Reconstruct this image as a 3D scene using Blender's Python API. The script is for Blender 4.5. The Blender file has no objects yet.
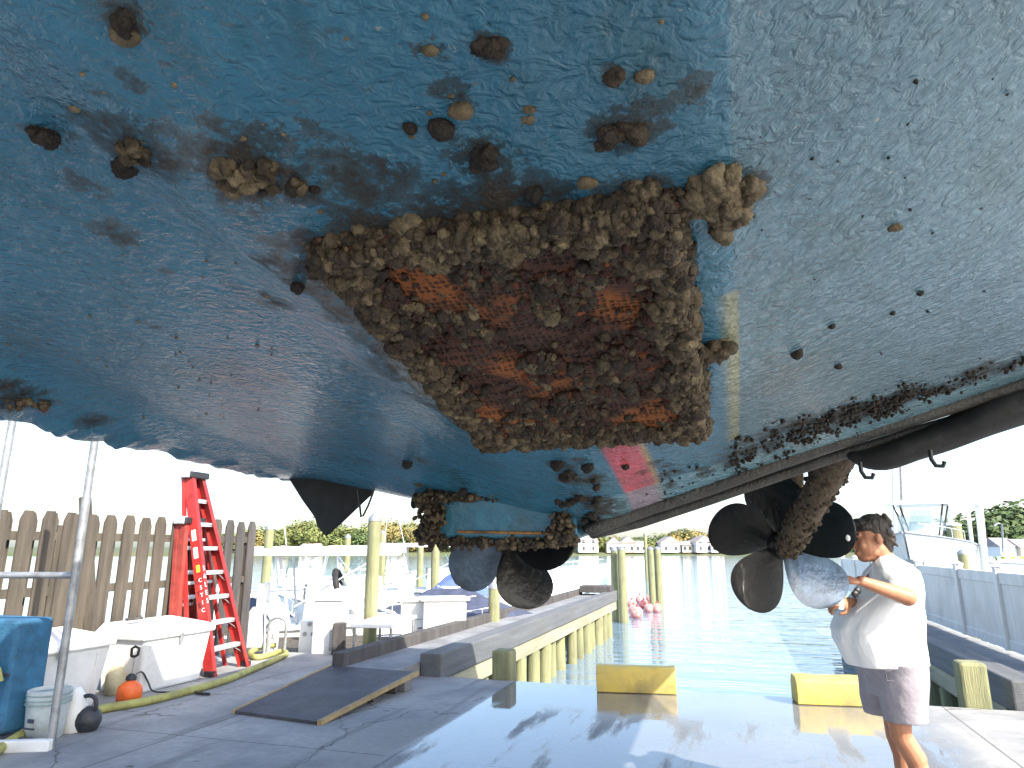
import bpy, math, random
import numpy as np
from mathutils import Vector, Matrix, noise as mn
random.seed(7); RNG = np.random.default_rng(7)
sc = bpy.context.scene; C = sc.collection; R_ = math.radians

# ---------------------------------------------------------------- camera, sky, sun, exposure
EYE = 1.55; F = 680.0; PITCH = R_(13.6); TH = R_(17.5)
cd = bpy.data.cameras.new('camera'); cam = bpy.data.objects.new('camera', cd); C.objects.link(cam)
cd.sensor_width = 36; cd.lens = F / 1024 * 36; cd.clip_start = .02; cd.clip_end = 6000
cam.location = (0, 0, EYE); cam.rotation_euler = (R_(90) + PITCH, 0, 0); sc.camera = cam
SUN_DIR = Vector((.652, -.761, .78)).normalized()
SUN_EL = math.asin(SUN_DIR.z); SUN_AZ = math.atan2(SUN_DIR.x, SUN_DIR.y)
w = bpy.data.worlds.new('World'); sc.world = w; w.use_nodes = True
nt = w.node_tree; sk = nt.nodes.new('ShaderNodeTexSky'); sk.sky_type = 'NISHITA'; sk.sun_disc = False
sk.sun_elevation = SUN_EL; sk.sun_rotation = SUN_AZ; sk.air_density = 1.0; sk.dust_density = 2.2; sk.ozone_density = 1.5
nt.links.new(sk.outputs[0], nt.nodes['Background'].inputs[0]); nt.nodes['Background'].inputs[1].default_value = .15
sl = bpy.data.lights.new('sun', 'SUN'); sl.energy = 3.7; sl.angle = R_(.5); sl.color = (1, .93, .82)
so = bpy.data.objects.new('sun', sl); C.objects.link(so); so.rotation_euler = SUN_DIR.to_track_quat('Z', 'Y').to_euler()
sc.view_settings.view_transform = 'Standard'; sc.view_settings.look = 'None'; sc.view_settings.gamma = 1
sc.view_settings.exposure = 1.7

# ---------------------------------------------------------------- measuring helpers
cp, sp = math.cos(PITCH), math.sin(PITCH); ct, st = math.cos(TH), math.sin(TH)
def ray(px, py):
    a = (px - 512) / F; b = (384 - py) / F
    return Vector((a, cp - b * sp, sp + b * cp))
def W(px, py, t): return Vector((0, 0, EYE)) + ray(px, py) * t          # world point at depth t
def onz(px, py, z): r = ray(px, py); return Vector((0, 0, EYE)) + r * ((z - EYE) / r.z)
def S2W(v): return Vector((v[0] * ct + v[1] * st, -v[0] * st + v[1] * ct, v[2]))   # slip frame -> world
def W2S(v): return Vector((v[0] * ct - v[1] * st, v[0] * st + v[1] * ct, v[2]))
def atD(px, py, D):                                                        # slip-frame point in the cross plane D
    r = W2S(ray(px, py)); k = D / r[1]
    return Vector((r[0] * k, D, EYE + r[2] * k))
MS = Matrix.Rotation(-TH, 4, 'Z')

# ---------------------------------------------------------------- mesh builder
WMAT = {}
def tag(o, label=None, cat=None, group=None, kind=None):
    for k, v in (('label', label), ('category', cat), ('group', group), ('kind', kind)):
        if v: o[k] = v
    return o
def thing(name, label, cat, base=(0, 0, 0), rz=0, space='slip', group=None):
    o = bpy.data.objects.new(name, None); C.objects.link(o); o.empty_display_size = .1
    b = S2W(base) if space == 'slip' else Vector(base)
    a = rz - (TH if space == 'slip' else 0)
    o.location = b; o.rotation_euler = (0, 0, a)
    WMAT[o.name] = Matrix.Translation(b) @ Matrix.Rotation(a, 4, 'Z')
    return tag(o, label, cat, group)
class MB:
    def __init__(s): s.v = []; s.f = []; s.m = []; s.mi = 0
    def add(s, vs, fs):
        n = len(s.v); s.v += [tuple(v) for v in vs]
        for f in fs: s.f.append([i + n for i in f]); s.m.append(s.mi)
        return s
    def box(s, c, d, rz=0, M=None, taper=1.0):
        x, y, z = d[0] / 2, d[1] / 2, d[2] / 2; vs = []
        for k in (-1, 1):
            tp = taper if k < 0 else 1
            for a, b in ((-1, -1), (1, -1), (1, 1), (-1, 1)):
                p = Vector((a * x * tp, b * y * tp, k * z))
                if M: p = M @ p
                if rz: p = Matrix.Rotation(rz, 3, 'Z') @ p
                vs.append(p + Vector(c))
        return s.add(vs, [(3, 2, 1, 0), (4, 5, 6, 7), (0, 1, 5, 4), (1, 2, 6, 5), (2, 3, 7, 6), (3, 0, 4, 7)])
    def beam(s, a, b, w, h, up=(0, 0, 1)):
        a, b = Vector(a), Vector(b); d = (b - a).normalized(); u = Vector(up)
        x = d.cross(u).normalized(); u = x.cross(d).normalized(); vs = []
        for p in (a, b):
            for i, j in ((-1, -1), (1, -1), (1, 1), (-1, 1)): vs.append(p + x * i * w / 2 + u * j * h / 2)
        return s.add(vs, [(0, 1, 2, 3), (7, 6, 5, 4), (4, 5, 1, 0), (5, 6, 2, 1), (6, 7, 3, 2), (7, 4, 0, 3)])
    def tube(s, pts, r, n=10, flat=1.0):
        pts = [Vector(p) for p in pts]; k = len(pts)
        rr = r if isinstance(r, (list, tuple)) else [r] * k
        rings = []; pu = None
        for i, p in enumerate(pts):
            d = (pts[min(i + 1, k - 1)] - pts[max(i - 1, 0)]).normalized()
            if pu is None:
                pu = Vector((0, 0, 1)) if abs(d.z) < .9 else Vector((1, 0, 0))
            x = d.cross(pu).normalized(); u = x.cross(d).normalized(); pu = u
            rings.append([p + (x * math.cos(2 * math.pi * j / n) + u * flat * math.sin(2 * math.pi * j / n)) * rr[i] for j in range(n)])
        return s.loft(rings)
    def loft(s, rings, caps=True, closed=True):
        n = len(rings[0]); vs = [p for r in rings for p in r]; fs = []
        for i in range(len(rings) - 1):
            for j in range(n if closed else n - 1):
                q = (j + 1) % n; fs.append((i * n + j, i * n + q, (i + 1) * n + q, (i + 1) * n + j))
        if caps:
            fs.append(tuple(range(n - 1, -1, -1))); b = (len(rings) - 1) * n; fs.append(tuple(range(b, b + n)))
        return s.add(vs, fs)
    def lathe(s, c, prof, n=20, ax='z'):
        rings = []
        for r, h in prof:
            rg = []
            for j in range(n):
                a = 2 * math.pi * j / n; x, y = r * math.cos(a), r * math.sin(a)
                rg.append(Vector(c) + (Vector((x, y, h)) if ax == 'z' else Vector((x, h, -y)) if ax == 'y' else Vector((h, x, y))))
            rings.append(rg)
        return s.loft(rings)
    def ell(s, c, r, n=14, m=9, M=None):
        rings = []
        for i in range(m + 1):
            a = -math.pi / 2 + math.pi * i / m; cr = max(math.cos(a), .02); rg = []
            for j in range(n):
                b = 2 * math.pi * j / n
                p = Vector((r[0] * cr * math.cos(b), r[1] * cr * math.sin(b), r[2] * math.sin(a)))
                rg.append((M @ p if M else p) + Vector(c))
            rings.append(rg)
        return s.loft(rings)
    def poly(s, pts, th, nrm):                                     # thick sheet from an outline
        n = len(pts); N = Vector(nrm) * th / 2
        vs = [Vector(p) + N for p in pts] + [Vector(p) - N for p in pts]
        return s.add(vs, [tuple(range(n)), tuple(range(2 * n - 1, n - 1, -1))] + [(i, i + n, (i + 1) % n + n, (i + 1) % n) for i in range(n)])
    def build(s, name, mat, parent=None, space='slip', base=(0, 0, 0), smooth=False, bevel=0, subs=0, rz=0):
        me = bpy.data.meshes.new(name)
        if parent is not None: wm = WMAT[parent.name]
        elif space == 'slip': wm = Matrix.Translation(S2W(base)) @ MS
        else: wm = Matrix.Translation(Vector(base)) @ Matrix.Rotation(rz, 4, 'Z')
        if space == 'local': vs = s.v
        else:
            inv = wm.inverted(); vs = [inv @ (S2W(v) if space == 'slip' else Vector(v)) for v in s.v]
        me.from_pydata([tuple(v) for v in vs], [], s.f)
        mats = mat if isinstance(mat, (list, tuple)) else [mat]
        for q in mats: me.materials.append(q)
        if len(mats) > 1: me.polygons.foreach_set('material_index', s.m)
        me.validate(); me.update()
        fix_normals(me)
        if smooth:
            me.polygons.foreach_set('use_smooth', [True] * len(me.polygons)); me.set_sharp_from_angle(angle=R_(45))
        o = bpy.data.objects.new(name, me); C.objects.link(o)
        if parent is not None: o.parent = parent; WMAT[o.name] = wm
        else:
            o.matrix_world = wm; WMAT[o.name] = wm
        if bevel:
            b = o.modifiers.new('bevel', 'BEVEL'); b.width = bevel; b.segments = 2; b.limit_method = 'ANGLE'
        if subs:
            b = o.modifiers.new('subd', 'SUBSURF'); b.levels = subs; b.render_levels = subs
        return o
def fix_normals(me):
    import bmesh
    bm = bmesh.new(); bm.from_mesh(me); bmesh.ops.recalc_face_normals(bm, faces=bm.faces); bm.to_mesh(me); bm.free()
def copy_tree(o, parent=None):
    c = o.copy(); C.objects.link(c)
    if parent is not None: c.parent = parent
    for ch in list(o.children): copy_tree(ch, c)
    return c
def put(o, base, rz=0, space='slip', label=None):
    o.location = S2W(base) if space == 'slip' else Vector(base)
    o.rotation_euler = (0, 0, rz - (TH if space == 'slip' else 0))
    if label: o['label'] = label
    return o

# ---------------------------------------------------------------- materials
def mat(name, col, rough=.6, metal=0, var=.25, vs=6.0, bump=.0, bs=40.0, col2=None, coat=0, spec=.5, stretch=(1, 1, 1), dirt=0, trans=0):
    m = bpy.data.materials.new(name); m.use_nodes = True; t = m.node_tree; p = t.nodes['Principled BSDF']; N = t.nodes.new; L = t.links.new
    tc = N('ShaderNodeTexCoord'); mp = N('ShaderNodeMapping'); mp.inputs['Scale'].default_value = stretch; L(tc.outputs['Object'], mp.inputs[0])
    n1 = N('ShaderNodeTexNoise'); n1.inputs['Scale'].default_value = vs; n1.inputs['Detail'].default_value = 6; n1.inputs['Roughness'].default_value = .65; L(mp.outputs[0], n1.inputs['Vector'])
    mx = N('ShaderNodeMix'); mx.data_type = 'RGBA'
    c2 = col2 or tuple(c * (1 - var) for c in col); c1 = col if col2 else tuple(min(1, c * (1 + var * .5)) for c in col)
    mx.inputs[6].default_value = (*c1, 1); mx.inputs[7].default_value = (*c2, 1)
    cr = N('ShaderNodeMapRange'); cr.inputs[1].default_value = .35; cr.inputs[2].default_value = .65; L(n1.outputs[0], cr.inputs[0]); L(cr.outputs[0], mx.inputs[0])
    out = mx.outputs[2]
    if dirt:
        n3 = N('ShaderNodeTexNoise'); n3.inputs['Scale'].default_value = vs * .4; n3.inputs['Detail'].default_value = 9; L(tc.outputs['Object'], n3.inputs['Vector'])
        r3 = N('ShaderNodeMapRange'); r3.inputs[1].default_value = .52; r3.inputs[2].default_value = .72; r3.inputs[4].default_value = dirt; L(n3.outputs[0], r3.inputs[0])
        m3 = N('ShaderNodeMix'); m3.data_type = 'RGBA'; L(out, m3.inputs[6]); m3.inputs[7].default_value = (.09, .075, .05, 1); L(r3.outputs[0], m3.inputs[0]); out = m3.outputs[2]
    L(out, p.inputs['Base Color'])
    p.inputs['Roughness'].default_value = rough; p.inputs['Metallic'].default_value = metal
    p.inputs['Coat Weight'].default_value = coat; p.inputs['Specular IOR Level'].default_value = spec; p.inputs['Transmission Weight'].default_value = trans
    if bump:
        n2 = N('ShaderNodeTexNoise'); n2.inputs['Scale'].default_value = bs; n2.inputs['Detail'].default_value = 5; L(mp.outputs[0], n2.inputs['Vector'])
        b = N('ShaderNodeBump'); b.inputs['Strength'].default_value = bump; b.inputs['Distance'].default_value = .02; L(n2.outputs[0], b.inputs['Height']); L(b.outputs[0], p.inputs['Normal'])
    return m
M = {}
M['white_paint'] = mat('white_paint', (.78, .78, .76), .45, vs=3, var=.12, dirt=.25)
M['gel'] = mat('gelcoat', (.8, .8, .78), .22, vs=1.5, var=.06, coat=.4)
M['grey_gel'] = mat('grey_gelcoat', (.3, .33, .35), .25, vs=2, var=.1, coat=.3)
M['dockbox'] = mat('dock_box_plastic', (.74, .74, .72), .4, vs=5, var=.1, dirt=.25, bump=.05)
M['vinyl'] = mat('white_vinyl', (.68, .65, .6), .5, vs=4, var=.12, dirt=.2, stretch=(1, 1, .3))
M['fence_wood'] = mat('weathered_fence_wood', (.1, .083, .063), .85, vs=5, col2=(.045, .038, .03), bump=.5, bs=60, stretch=(3, 3, .25), dirt=.4)
M['dark_wood'] = mat('dark_weathered_timber', (.065, .06, .058), .85, vs=4, var=.4, bump=.5, bs=40, stretch=(2, 2, .3))
M['pile'] = mat('treated_pile_wood', (.26, .25, .13), .85, vs=4, col2=(.15, .165, .085), bump=.6, bs=30, stretch=(3, 3, .2), dirt=.5)
M['pile_cap'] = mat('pile_cap', (.3, .31, .33), .5, .5)
M['beam'] = mat('grey_timber_beam', (.12, .125, .13), .8, vs=2.5, col2=(.08, .085, .09), bump=.4, bs=25, stretch=(4, .25, 4), dirt=.35)
M['waler'] = mat('green_treated_waler', (.3, .28, .19), .8, vs=2, var=.3, bump=.4, bs=25, stretch=(4, .25, 4), dirt=.35)
M['deck'] = mat('pier_deck_concrete', (.2, .205, .21), .75, vs=2.5, var=.3, bump=.3, bs=30, dirt=.4)
M['ramp'] = mat('dark_plywood_ramp', (.06, .055, .062), .65, vs=3, var=.4, bump=.3, bs=30, dirt=.3)
M['edge_wood'] = mat('raw_wood_edge', (.33, .24, .12), .8, vs=6, var=.3, bump=.2)
M['yellow'] = mat('worn_yellow_timber_paint', (.55, .4, .08), .6, vs=5, col2=(.42, .33, .1), bump=.25, bs=18, dirt=.7)
M['red'] = mat('red_fibreglass', (.33, .022, .02), .45, vs=6, var=.3, bump=.1, dirt=.3)
M['red2'] = mat('faded_red_fibreglass', (.3, .05, .04), .5, vs=6, var=.35, dirt=.3)
M['alu'] = mat('aluminium', (.62, .64, .66), .42, .5, vs=8, var=.2)
M['steel'] = mat('galvanised_steel', (.36, .37, .38), .45, .6, vs=9, var=.3, bump=.1, dirt=.5)
M['black'] = mat('black_plastic', (.02, .02, .022), .45, vs=8, var=.4)
M['canvas'] = mat('black_canvas', (.010, .010, .011), .7, vs=14, var=.5, bump=.5, bs=14)
M['strap'] = mat('grimy_sling_webbing', (.05, .05, .047), .55, vs=9, var=.5, bump=.6, bs=90, stretch=(1, 1, 1), dirt=.6)
M['hose'] = mat('yellow_green_hose', (.34, .33, .1), .6, vs=7, var=.3, bump=.2, dirt=.5)
M['orange'] = mat('orange_plastic', (.75, .13, .02), .4, vs=7, var=.2, dirt=.2)
M['iron'] = mat('cast_iron_paint', (.03, .032, .04), .5, vs=12, var=.4, bump=.2)
M['bluebox'] = mat('blue_foam_pad', (.03, .13, .24), .7, vs=5, var=.4, bump=.3, dirt=.3)
M['pail'] = mat('milky_pail_plastic', (.5, .55, .55), .3, vs=8, var=.2, dirt=.4)
M['navy'] = mat('navy_canvas', (.05, .06, .1), .8, vs=4, var=.3, bump=.4, bs=8)
M['bluecanvas'] = mat('light_blue_canvas', (.09, .14, .3), .8, vs=4, var=.2, bump=.4, bs=8)
M['glass'] = mat('tinted_glass', (.8, .9, .92), .03, vs=2, var=.03, spec=.6, trans=.9)
M['darkglass'] = mat('dark_window', (.05, .06, .07), .1, vs=2, var=.2)
M['bronze'] = mat('dark_fouled_bronze', (.007, .0068, .007), .38, .15, vs=9, var=.5, bump=.3, bs=26, dirt=.1, coat=.1)
M['bronze_lit'] = mat('lit_blue_grey_bronze', (.13, .19, .26), .3, .3, vs=7, var=.45, bump=.25, bs=30, dirt=.4, coat=.2)  # lighter bronze for blades catching light, the brightness put into the colour
M['fouled'] = mat('fouled_shaft', (.15, .11, .07), .85, vs=30, col2=(.07, .05, .035), bump=1.0, bs=70)
M['skin'] = mat('tanned_skin', (.4, .18, .1), .5, vs=12, var=.15, bump=.05, bs=120)
M['hair'] = mat('dark_brown_hair', (.025, .017, .013), .55, vs=40, var=.5, bump=.8, bs=60, stretch=(1, 1, .3))
M['tshirt'] = mat('white_cotton', (.8, .8, .82), .9, vs=5, var=.05, bump=.5, bs=7)
M['shorts'] = mat('grey_lilac_cotton', (.3, .275, .31), .9, vs=9, var=.15, bump=.4, bs=14)
M['buoy'] = mat('faded_red_buoy', (.75, .1, .08), .5, vs=9, col2=(.8, .45, .4), var=.3)
M['bark'] = mat('bark', (.1, .075, .05), .9, vs=6, var=.3)
M['houseW'] = mat('white_clapboard', (.75, .73, .7), .7, vs=.3, var=.1)
M['houseT'] = mat('tan_clapboard', (.5, .42, .33), .7, vs=.3, var=.1)
M['roof'] = mat('grey_shingle', (.28, .25, .24), .8, vs=.5, var=.25)
M['grass'] = mat('shore_grass', (.06, .085, .03), .9, vs=.05, col2=(.1, .1, .05))
M['lime'] = mat('lime_canvas', (.35, .5, .03), .7, vs=5, var=.2)
M['ply'] = mat('plywood', (.4, .27, .13), .8, vs=5, var=.3, stretch=(1, 1, 4))
def leafmat(name, c1, c2):
    m = mat(name, c1, .75, vs=.35, col2=c2); return m
M['leafA'] = leafmat('leaf_olive', (.15, .17, .045), (.075, .1, .03))
M['leafB'] = leafmat('leaf_green', (.07, .11, .03), (.04, .065, .02))
M['leafC'] = leafmat('leaf_autumn', (.26, .2, .06), (.14, .13, .04))
# ---------------------------------------------------------------- setting: water, apron, far shore
def nodes(m): t = m.node_tree; return t, t.nodes.new, t.links.new, t.nodes['Principled BSDF']
def water_mat():
    m = bpy.data.materials.new('harbour_water'); m.use_nodes = True; t, N, L, p = nodes(m)
    p.inputs['Base Color'].default_value = (.14, .21, .28, 1); p.inputs['Roughness'].default_value = .05; p.inputs['IOR'].default_value = 1.33
    p.inputs['Specular IOR Level'].default_value = .7
    tc = N('ShaderNodeTexCoord'); mp = N('ShaderNodeMapping'); mp.inputs['Scale'].default_value = (.5, 1.6, 1); mp.inputs['Rotation'].default_value = (0, 0, .25); L(tc.outputs['Object'], mp.inputs[0])
    a = N('ShaderNodeTexNoise'); a.inputs['Scale'].default_value = 1.3; a.inputs['Detail'].default_value = 3; L(mp.outputs[0], a.inputs['Vector'])
    b = N('ShaderNodeTexNoise'); b.inputs['Scale'].default_value = .35; b.inputs['Detail'].default_value = 2; L(mp.outputs[0], b.inputs['Vector'])
    ad = N('ShaderNodeMath'); ad.operation = 'ADD'; L(a.outputs[0], ad.inputs[0]); L(b.outputs[0], ad.inputs[1])
    bp = N('ShaderNodeBump'); bp.inputs['Strength'].default_value = .35; bp.inputs['Distance'].default_value = .12; L(ad.outputs[0], bp.inputs['Height']); L(bp.outputs[0], p.inputs['Normal'])
    return m
M['water'] = water_mat()
b = MB(); b.add([(-3000, 8.0, -1), (3000, 8.0, -1), (3000, 4000, -1), (-3000, 4000, -1)], [(0, 1, 2, 3)])
o = b.build('water', M['water'], None, base=(0, 0, 0)); tag(o, 'pale blue rippled harbour water', 'water', kind='structure')

def apron_mat():
    m = bpy.data.materials.new('apron_concrete'); m.use_nodes = True; t, N, L, p = nodes(m)
    tc = N('ShaderNodeTexCoord'); sx = N('ShaderNodeSeparateXYZ'); L(tc.outputs['Object'], sx.inputs[0])
    def noise(s, d=5, v=None, r=.6):
        n = N('ShaderNodeTexNoise'); n.inputs['Scale'].default_value = s; n.inputs['Detail'].default_value = d; n.inputs['Roughness'].default_value = r
        L(v or tc.outputs['Object'], n.inputs['Vector']); return n.outputs[0]
    def math_(op, a, b=None, c=None):
        n = N('ShaderNodeMath'); n.operation = op
        for i, q in enumerate((a, b, c)):
            if q is None: continue
            if isinstance(q, (int, float)): n.inputs[i].default_value = q
            else: L(q, n.inputs[i])
        return n.outputs[0]
    def rng(x, a, b_, c=0, d=1):
        n = N('ShaderNodeMapRange'); n.inputs[1].default_value = a; n.inputs[2].default_value = b_; n.inputs[3].default_value = c; n.inputs[4].default_value = d; L(x, n.inputs[0]); return n.outputs[0]
    def mix(f, a, b_):
        n = N('ShaderNodeMix'); n.data_type = 'RGBA'
        for i, q in ((0, f), (6, a), (7, b_)):
            if isinstance(q, tuple): n.inputs[i].default_value = (*q, 1)
            else: L(q, n.inputs[i])
        return n.outputs[2]
    base = mix(rng(noise(1.2, 8), .35, .65), (.19, .195, .2), (.36, .355, .34))
    base = mix(rng(noise(14, 6), .4, .75, 0, .5), base, (.17, .17, .165))
    base = mix(rng(noise(.6, 7), .52, .7, 0, .6), base, (.12, .115, .105))
    mt = N('ShaderNodeMapping'); mt.inputs['Scale'].default_value = (3.5, .22, 1); L(tc.outputs['Object'], mt.inputs[0])
    base = mix(rng(noise(1.3, 5, mt.outputs[0]), .58, .66, 0, .45), base, (.1, .1, .1))
    base = mix(rng(noise(3.1, 3), .70, .73, 0, .8), base, (.06, .055, .05))
    base = mix(rng(noise(95, 2), .66, .72, 0, .6), base, (.5, .49, .46))
    vc = N('ShaderNodeTexVoronoi'); vc.feature = 'DISTANCE_TO_EDGE'; vc.inputs['Scale'].default_value = .55
    dv = N('ShaderNodeVectorMath'); dv.operation = 'MULTIPLY_ADD'; nn_ = N('ShaderNodeTexNoise'); nn_.inputs['Scale'].default_value = 2.5; nn_.inputs['Detail'].default_value = 6; L(tc.outputs['Object'], nn_.inputs['Vector']); L(nn_.outputs['Color'], dv.inputs[0]); dv.inputs[1].default_value = (.5, .5, 0); L(tc.outputs['Object'], dv.inputs[2]); L(dv.outputs[0], vc.inputs['Vector'])
    base = mix(math_('MULTIPLY', rng(vc.outputs['Distance'], .002, .008, 1, 0), rng(noise(.5, 3), .45, .6)), base, (.06, .058, .055))
    X, Y = sx.outputs[0], sx.outputs[1]
    # wet zone between two noisy edges
    wob = math_('MULTIPLY', math_('SUBTRACT', noise(1.6, 6), .5), .7)
    xw = math_('ADD', X, wob)
    l = rng(math_('ADD', X, math_('MULTIPLY', wob, .15)), -2.66, -2.56)
    d = math_('SUBTRACT', math_('ADD', xw, math_('MULTIPLY', Y, .0)), 0)
    r = rng(d, 1.75, 1.45)
    wet = math_('MULTIPLY', l, r)
    mp = N('ShaderNodeMapping'); mp.inputs['Scale'].default_value = (2.2, .35, 1); mp.inputs['Rotation'].default_value = (0, 0, .5); L(tc.outputs['Object'], mp.inputs[0])
    patch = rng(noise(1.0, 6, mp.outputs[0]), .50, .60)
    far = rng(Y, 6.3, 7.4)                                            # fully flooded nearer the water's edge
    film = math_('MULTIPLY', wet, math_('MAXIMUM', far, math_('SUBTRACT', 1, math_('MULTIPLY', patch, rng(noise(38, 4), .35, .6, .55, .95)))))
    wetc = mix(math_('MULTIPLY', wet, .75), base, (.12, .125, .13))
    # construction joints
    for v, c0, wd in ((X, -2.6, .015), (X, -4.62, .012), (Y, 5.2, .01), (Y, 1.6, .01), (X, 1.9, .012)):
        dd = math_('ABSOLUTE', math_('SUBTRACT', math_('ADD', v, math_('MULTIPLY', wob, .02)), c0)); jm = rng(dd, wd * .4, wd, .8, 0); wetc = mix(jm, wetc, (.07, .068, .065))
    L(wetc, p.inputs['Base Color'])
    rough = math_('ADD', math_('MULTIPLY', math_('SUBTRACT', 1, film), .72), .035); L(rough, p.inputs['Roughness'])
    L(math_('ADD', math_('MULTIPLY', film, .6), .35), p.inputs['Specular IOR Level'])
    bh = math_('ADD', math_('MULTIPLY', noise(60, 4), .5), noise(6, 5))
    bp = N('ShaderNodeBump'); bp.inputs['Distance'].default_value = .01; L(bh, bp.inputs['Height'])
    L(math_('MULTIPLY', math_('SUBTRACT', 1.02, film), .5), bp.inputs['Strength']); L(bp.outputs[0], p.inputs['Normal'])
    return m
M['apron'] = apron_mat()
b = MB()
def slab(pts, z0, z1, b):
    n = len(pts); b.add([(x, y, z1) for x, y in pts] + [(x, y, z0) for x, y in pts], [tuple(range(n)), tuple(range(2 * n - 1, n - 1, -1))] + [(i, i + n, (i + 1) % n + n, (i + 1) % n) for i in range(n)])
slab([(-60, -60), (60, -60), (60, 8.4), (-4.75, 8.4), (-4.75, 9.6), (-60, 9.6)], -4, 0, b)
tag(b.build('ground', M['apron'], None), 'grey concrete apron, wet and reflecting between the piers', 'ground', kind='structure')
# thin dark drain / wet stain strip edge of apron
# far shore
b = MB()
fs = [(-900, 330), (-420, 300), (-200, 255), (-90, 240), (0, 262), (60, 265), (120, 250), (200, 215), (320, 150), (400, 90), (620, 60), (900, 40)]
b.add([(x, y, -1.3) for x, y in fs] + [(x * 1.02, y + 4, .1) for x, y in fs] + [(x * 1.6, y + 500, 3) for x, y in fs],
      [(i, i + 1, i + 13, i + 12) for i in range(11)] + [(i + 12, i + 13, i + 25, i + 24) for i in range(11)])
tag(b.build('far_shore', M['grass'], None, space='world'), 'low grassy shore across the water', 'shore', kind='structure')

# ---------------------------------------------------------------- trees and houses of the far shore
def crown_mesh(seed, nl, leaf, lobes=9):
    rg = random.Random(seed); vs = []; fs = []
    L_ = [(Vector((rg.uniform(-.6, .6), rg.uniform(-.6, .6), rg.uniform(.22, .95))), rg.uniform(.3, .45)) for _ in range(lobes)]
    for i in range(nl):
        c, r = L_[i % lobes]
        d = Vector((rg.gauss(0, 1), rg.gauss(0, 1), rg.gauss(0, .8))).normalized()
        p = c + d * r * rg.uniform(.72, 1.08)
        if p.z < .03: continue
        n = (d + Vector((rg.uniform(-.6, .6), rg.uniform(-.6, .6), rg.uniform(-.3, .8)))).normalized()
        u = n.orthogonal().normalized(); u.rotate(Matrix.Rotation(rg.uniform(0, 6.28), 3, n)); v = n.cross(u)
        s = leaf * rg.uniform(.6, 1.4); k = len(vs)
        vs += [p + u * s, p + v * s * .7, p - u * s, p - v * s * .7]; fs.append((k, k + 1, k + 2, k + 3))
    me = bpy.data.meshes.new('crown'); me.from_pydata([tuple(v) for v in vs], [], fs); return me
CR = [crown_mesh(10 + i, 2200, .055, 12) for i in range(5)]
CRL = [[None] * 3 for _ in CR]
def tree(pos, h, wd, mi, seed, label, group=None, crown=None):
    t = thing('tree', label, 'tree', pos, random.uniform(0, 6), 'world', group)
    b = MB(); b.tube([(0, 0, -.3), (0, 0, h * .3), (h * .03, 0, h * .62)], [h * .03, h * .022, h * .008], 7)
    for k in range(4):
        a = k * 1.6 + seed; b.tube([(0, 0, h * (.25 + .06 * k)), (math.cos(a) * wd * .3, math.sin(a) * wd * .3, h * (.5 + .07 * k))], [h * .012, h * .004], 5)
    b.build('trunk', M['bark'], t, 'local')
    if crown is None:
        k = seed % 5
        if CRL[k][mi] is None:
            me = CR[k].copy(); me.materials.append(M[('leafA', 'leafB', 'leafC')[mi]]); CRL[k][mi] = me
        crown = CRL[k][mi]
    o = bpy.data.objects.new('crown', crown); C.objects.link(o); o.parent = t; o.scale = (wd * .62, wd * .62, h * .78)
    return t
rg = random.Random(5)
def shore_y(x):
    for (x0, y0), (x1, y1) in zip(fs, fs[1:]):
        if x0 <= x <= x1: return y0 + (y1 - y0) * (x - x0) / (x1 - x0)
    return 200
# px column, top px row, kind
cols = []
for i in range(30): cols.append((238 + i * 8.3 + rg.uniform(-2, 2), 522 + rg.uniform(-5, 9) + (4 if i > 22 else 0), rg.choice((0, 0, 1, 2))))
for i in range(24): cols.append((572 + i * 8 + rg.uniform(-2, 2), (533 if i < 5 else 537 if i < 12 else 530) + rg.uniform(-5, 4), rg.choice((0, 0, 2, 1))))
for i in range(8): cols.append((770 + i * 17 + rg.uniform(-5, 5), 535 + rg.uniform(-4, 6), rg.choice((0, 1))))
for i, (px, py, mi) in enumerate(cols):
    r = ray(px, 550); d = 280; x = r.x / r.y * d
    yy = max(shore_y(x), shore_y(x * shore_y(x) / 280)) + 10 + rg.uniform(0, 14); x = r.x / r.y * yy
    top = EYE + ray(px, py).z / ray(px, py).y * yy
    h = max(5, top - .4); side = ('left' if px < 480 else 'middle' if px < 730 else 'right')
    tree((x, yy, .2), h, rg.uniform(13, 17), mi, i, {0: 'distant olive green tree', 1: 'distant dark green tree', 2: 'distant yellowing tree'}[mi] + ' on the far shore, ' + {'left': 'seen left of the hanging keel block', 'middle': 'behind the white waterfront houses', 'right': 'right of the starboard propeller'}[side], 'trees along the far shore')
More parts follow.
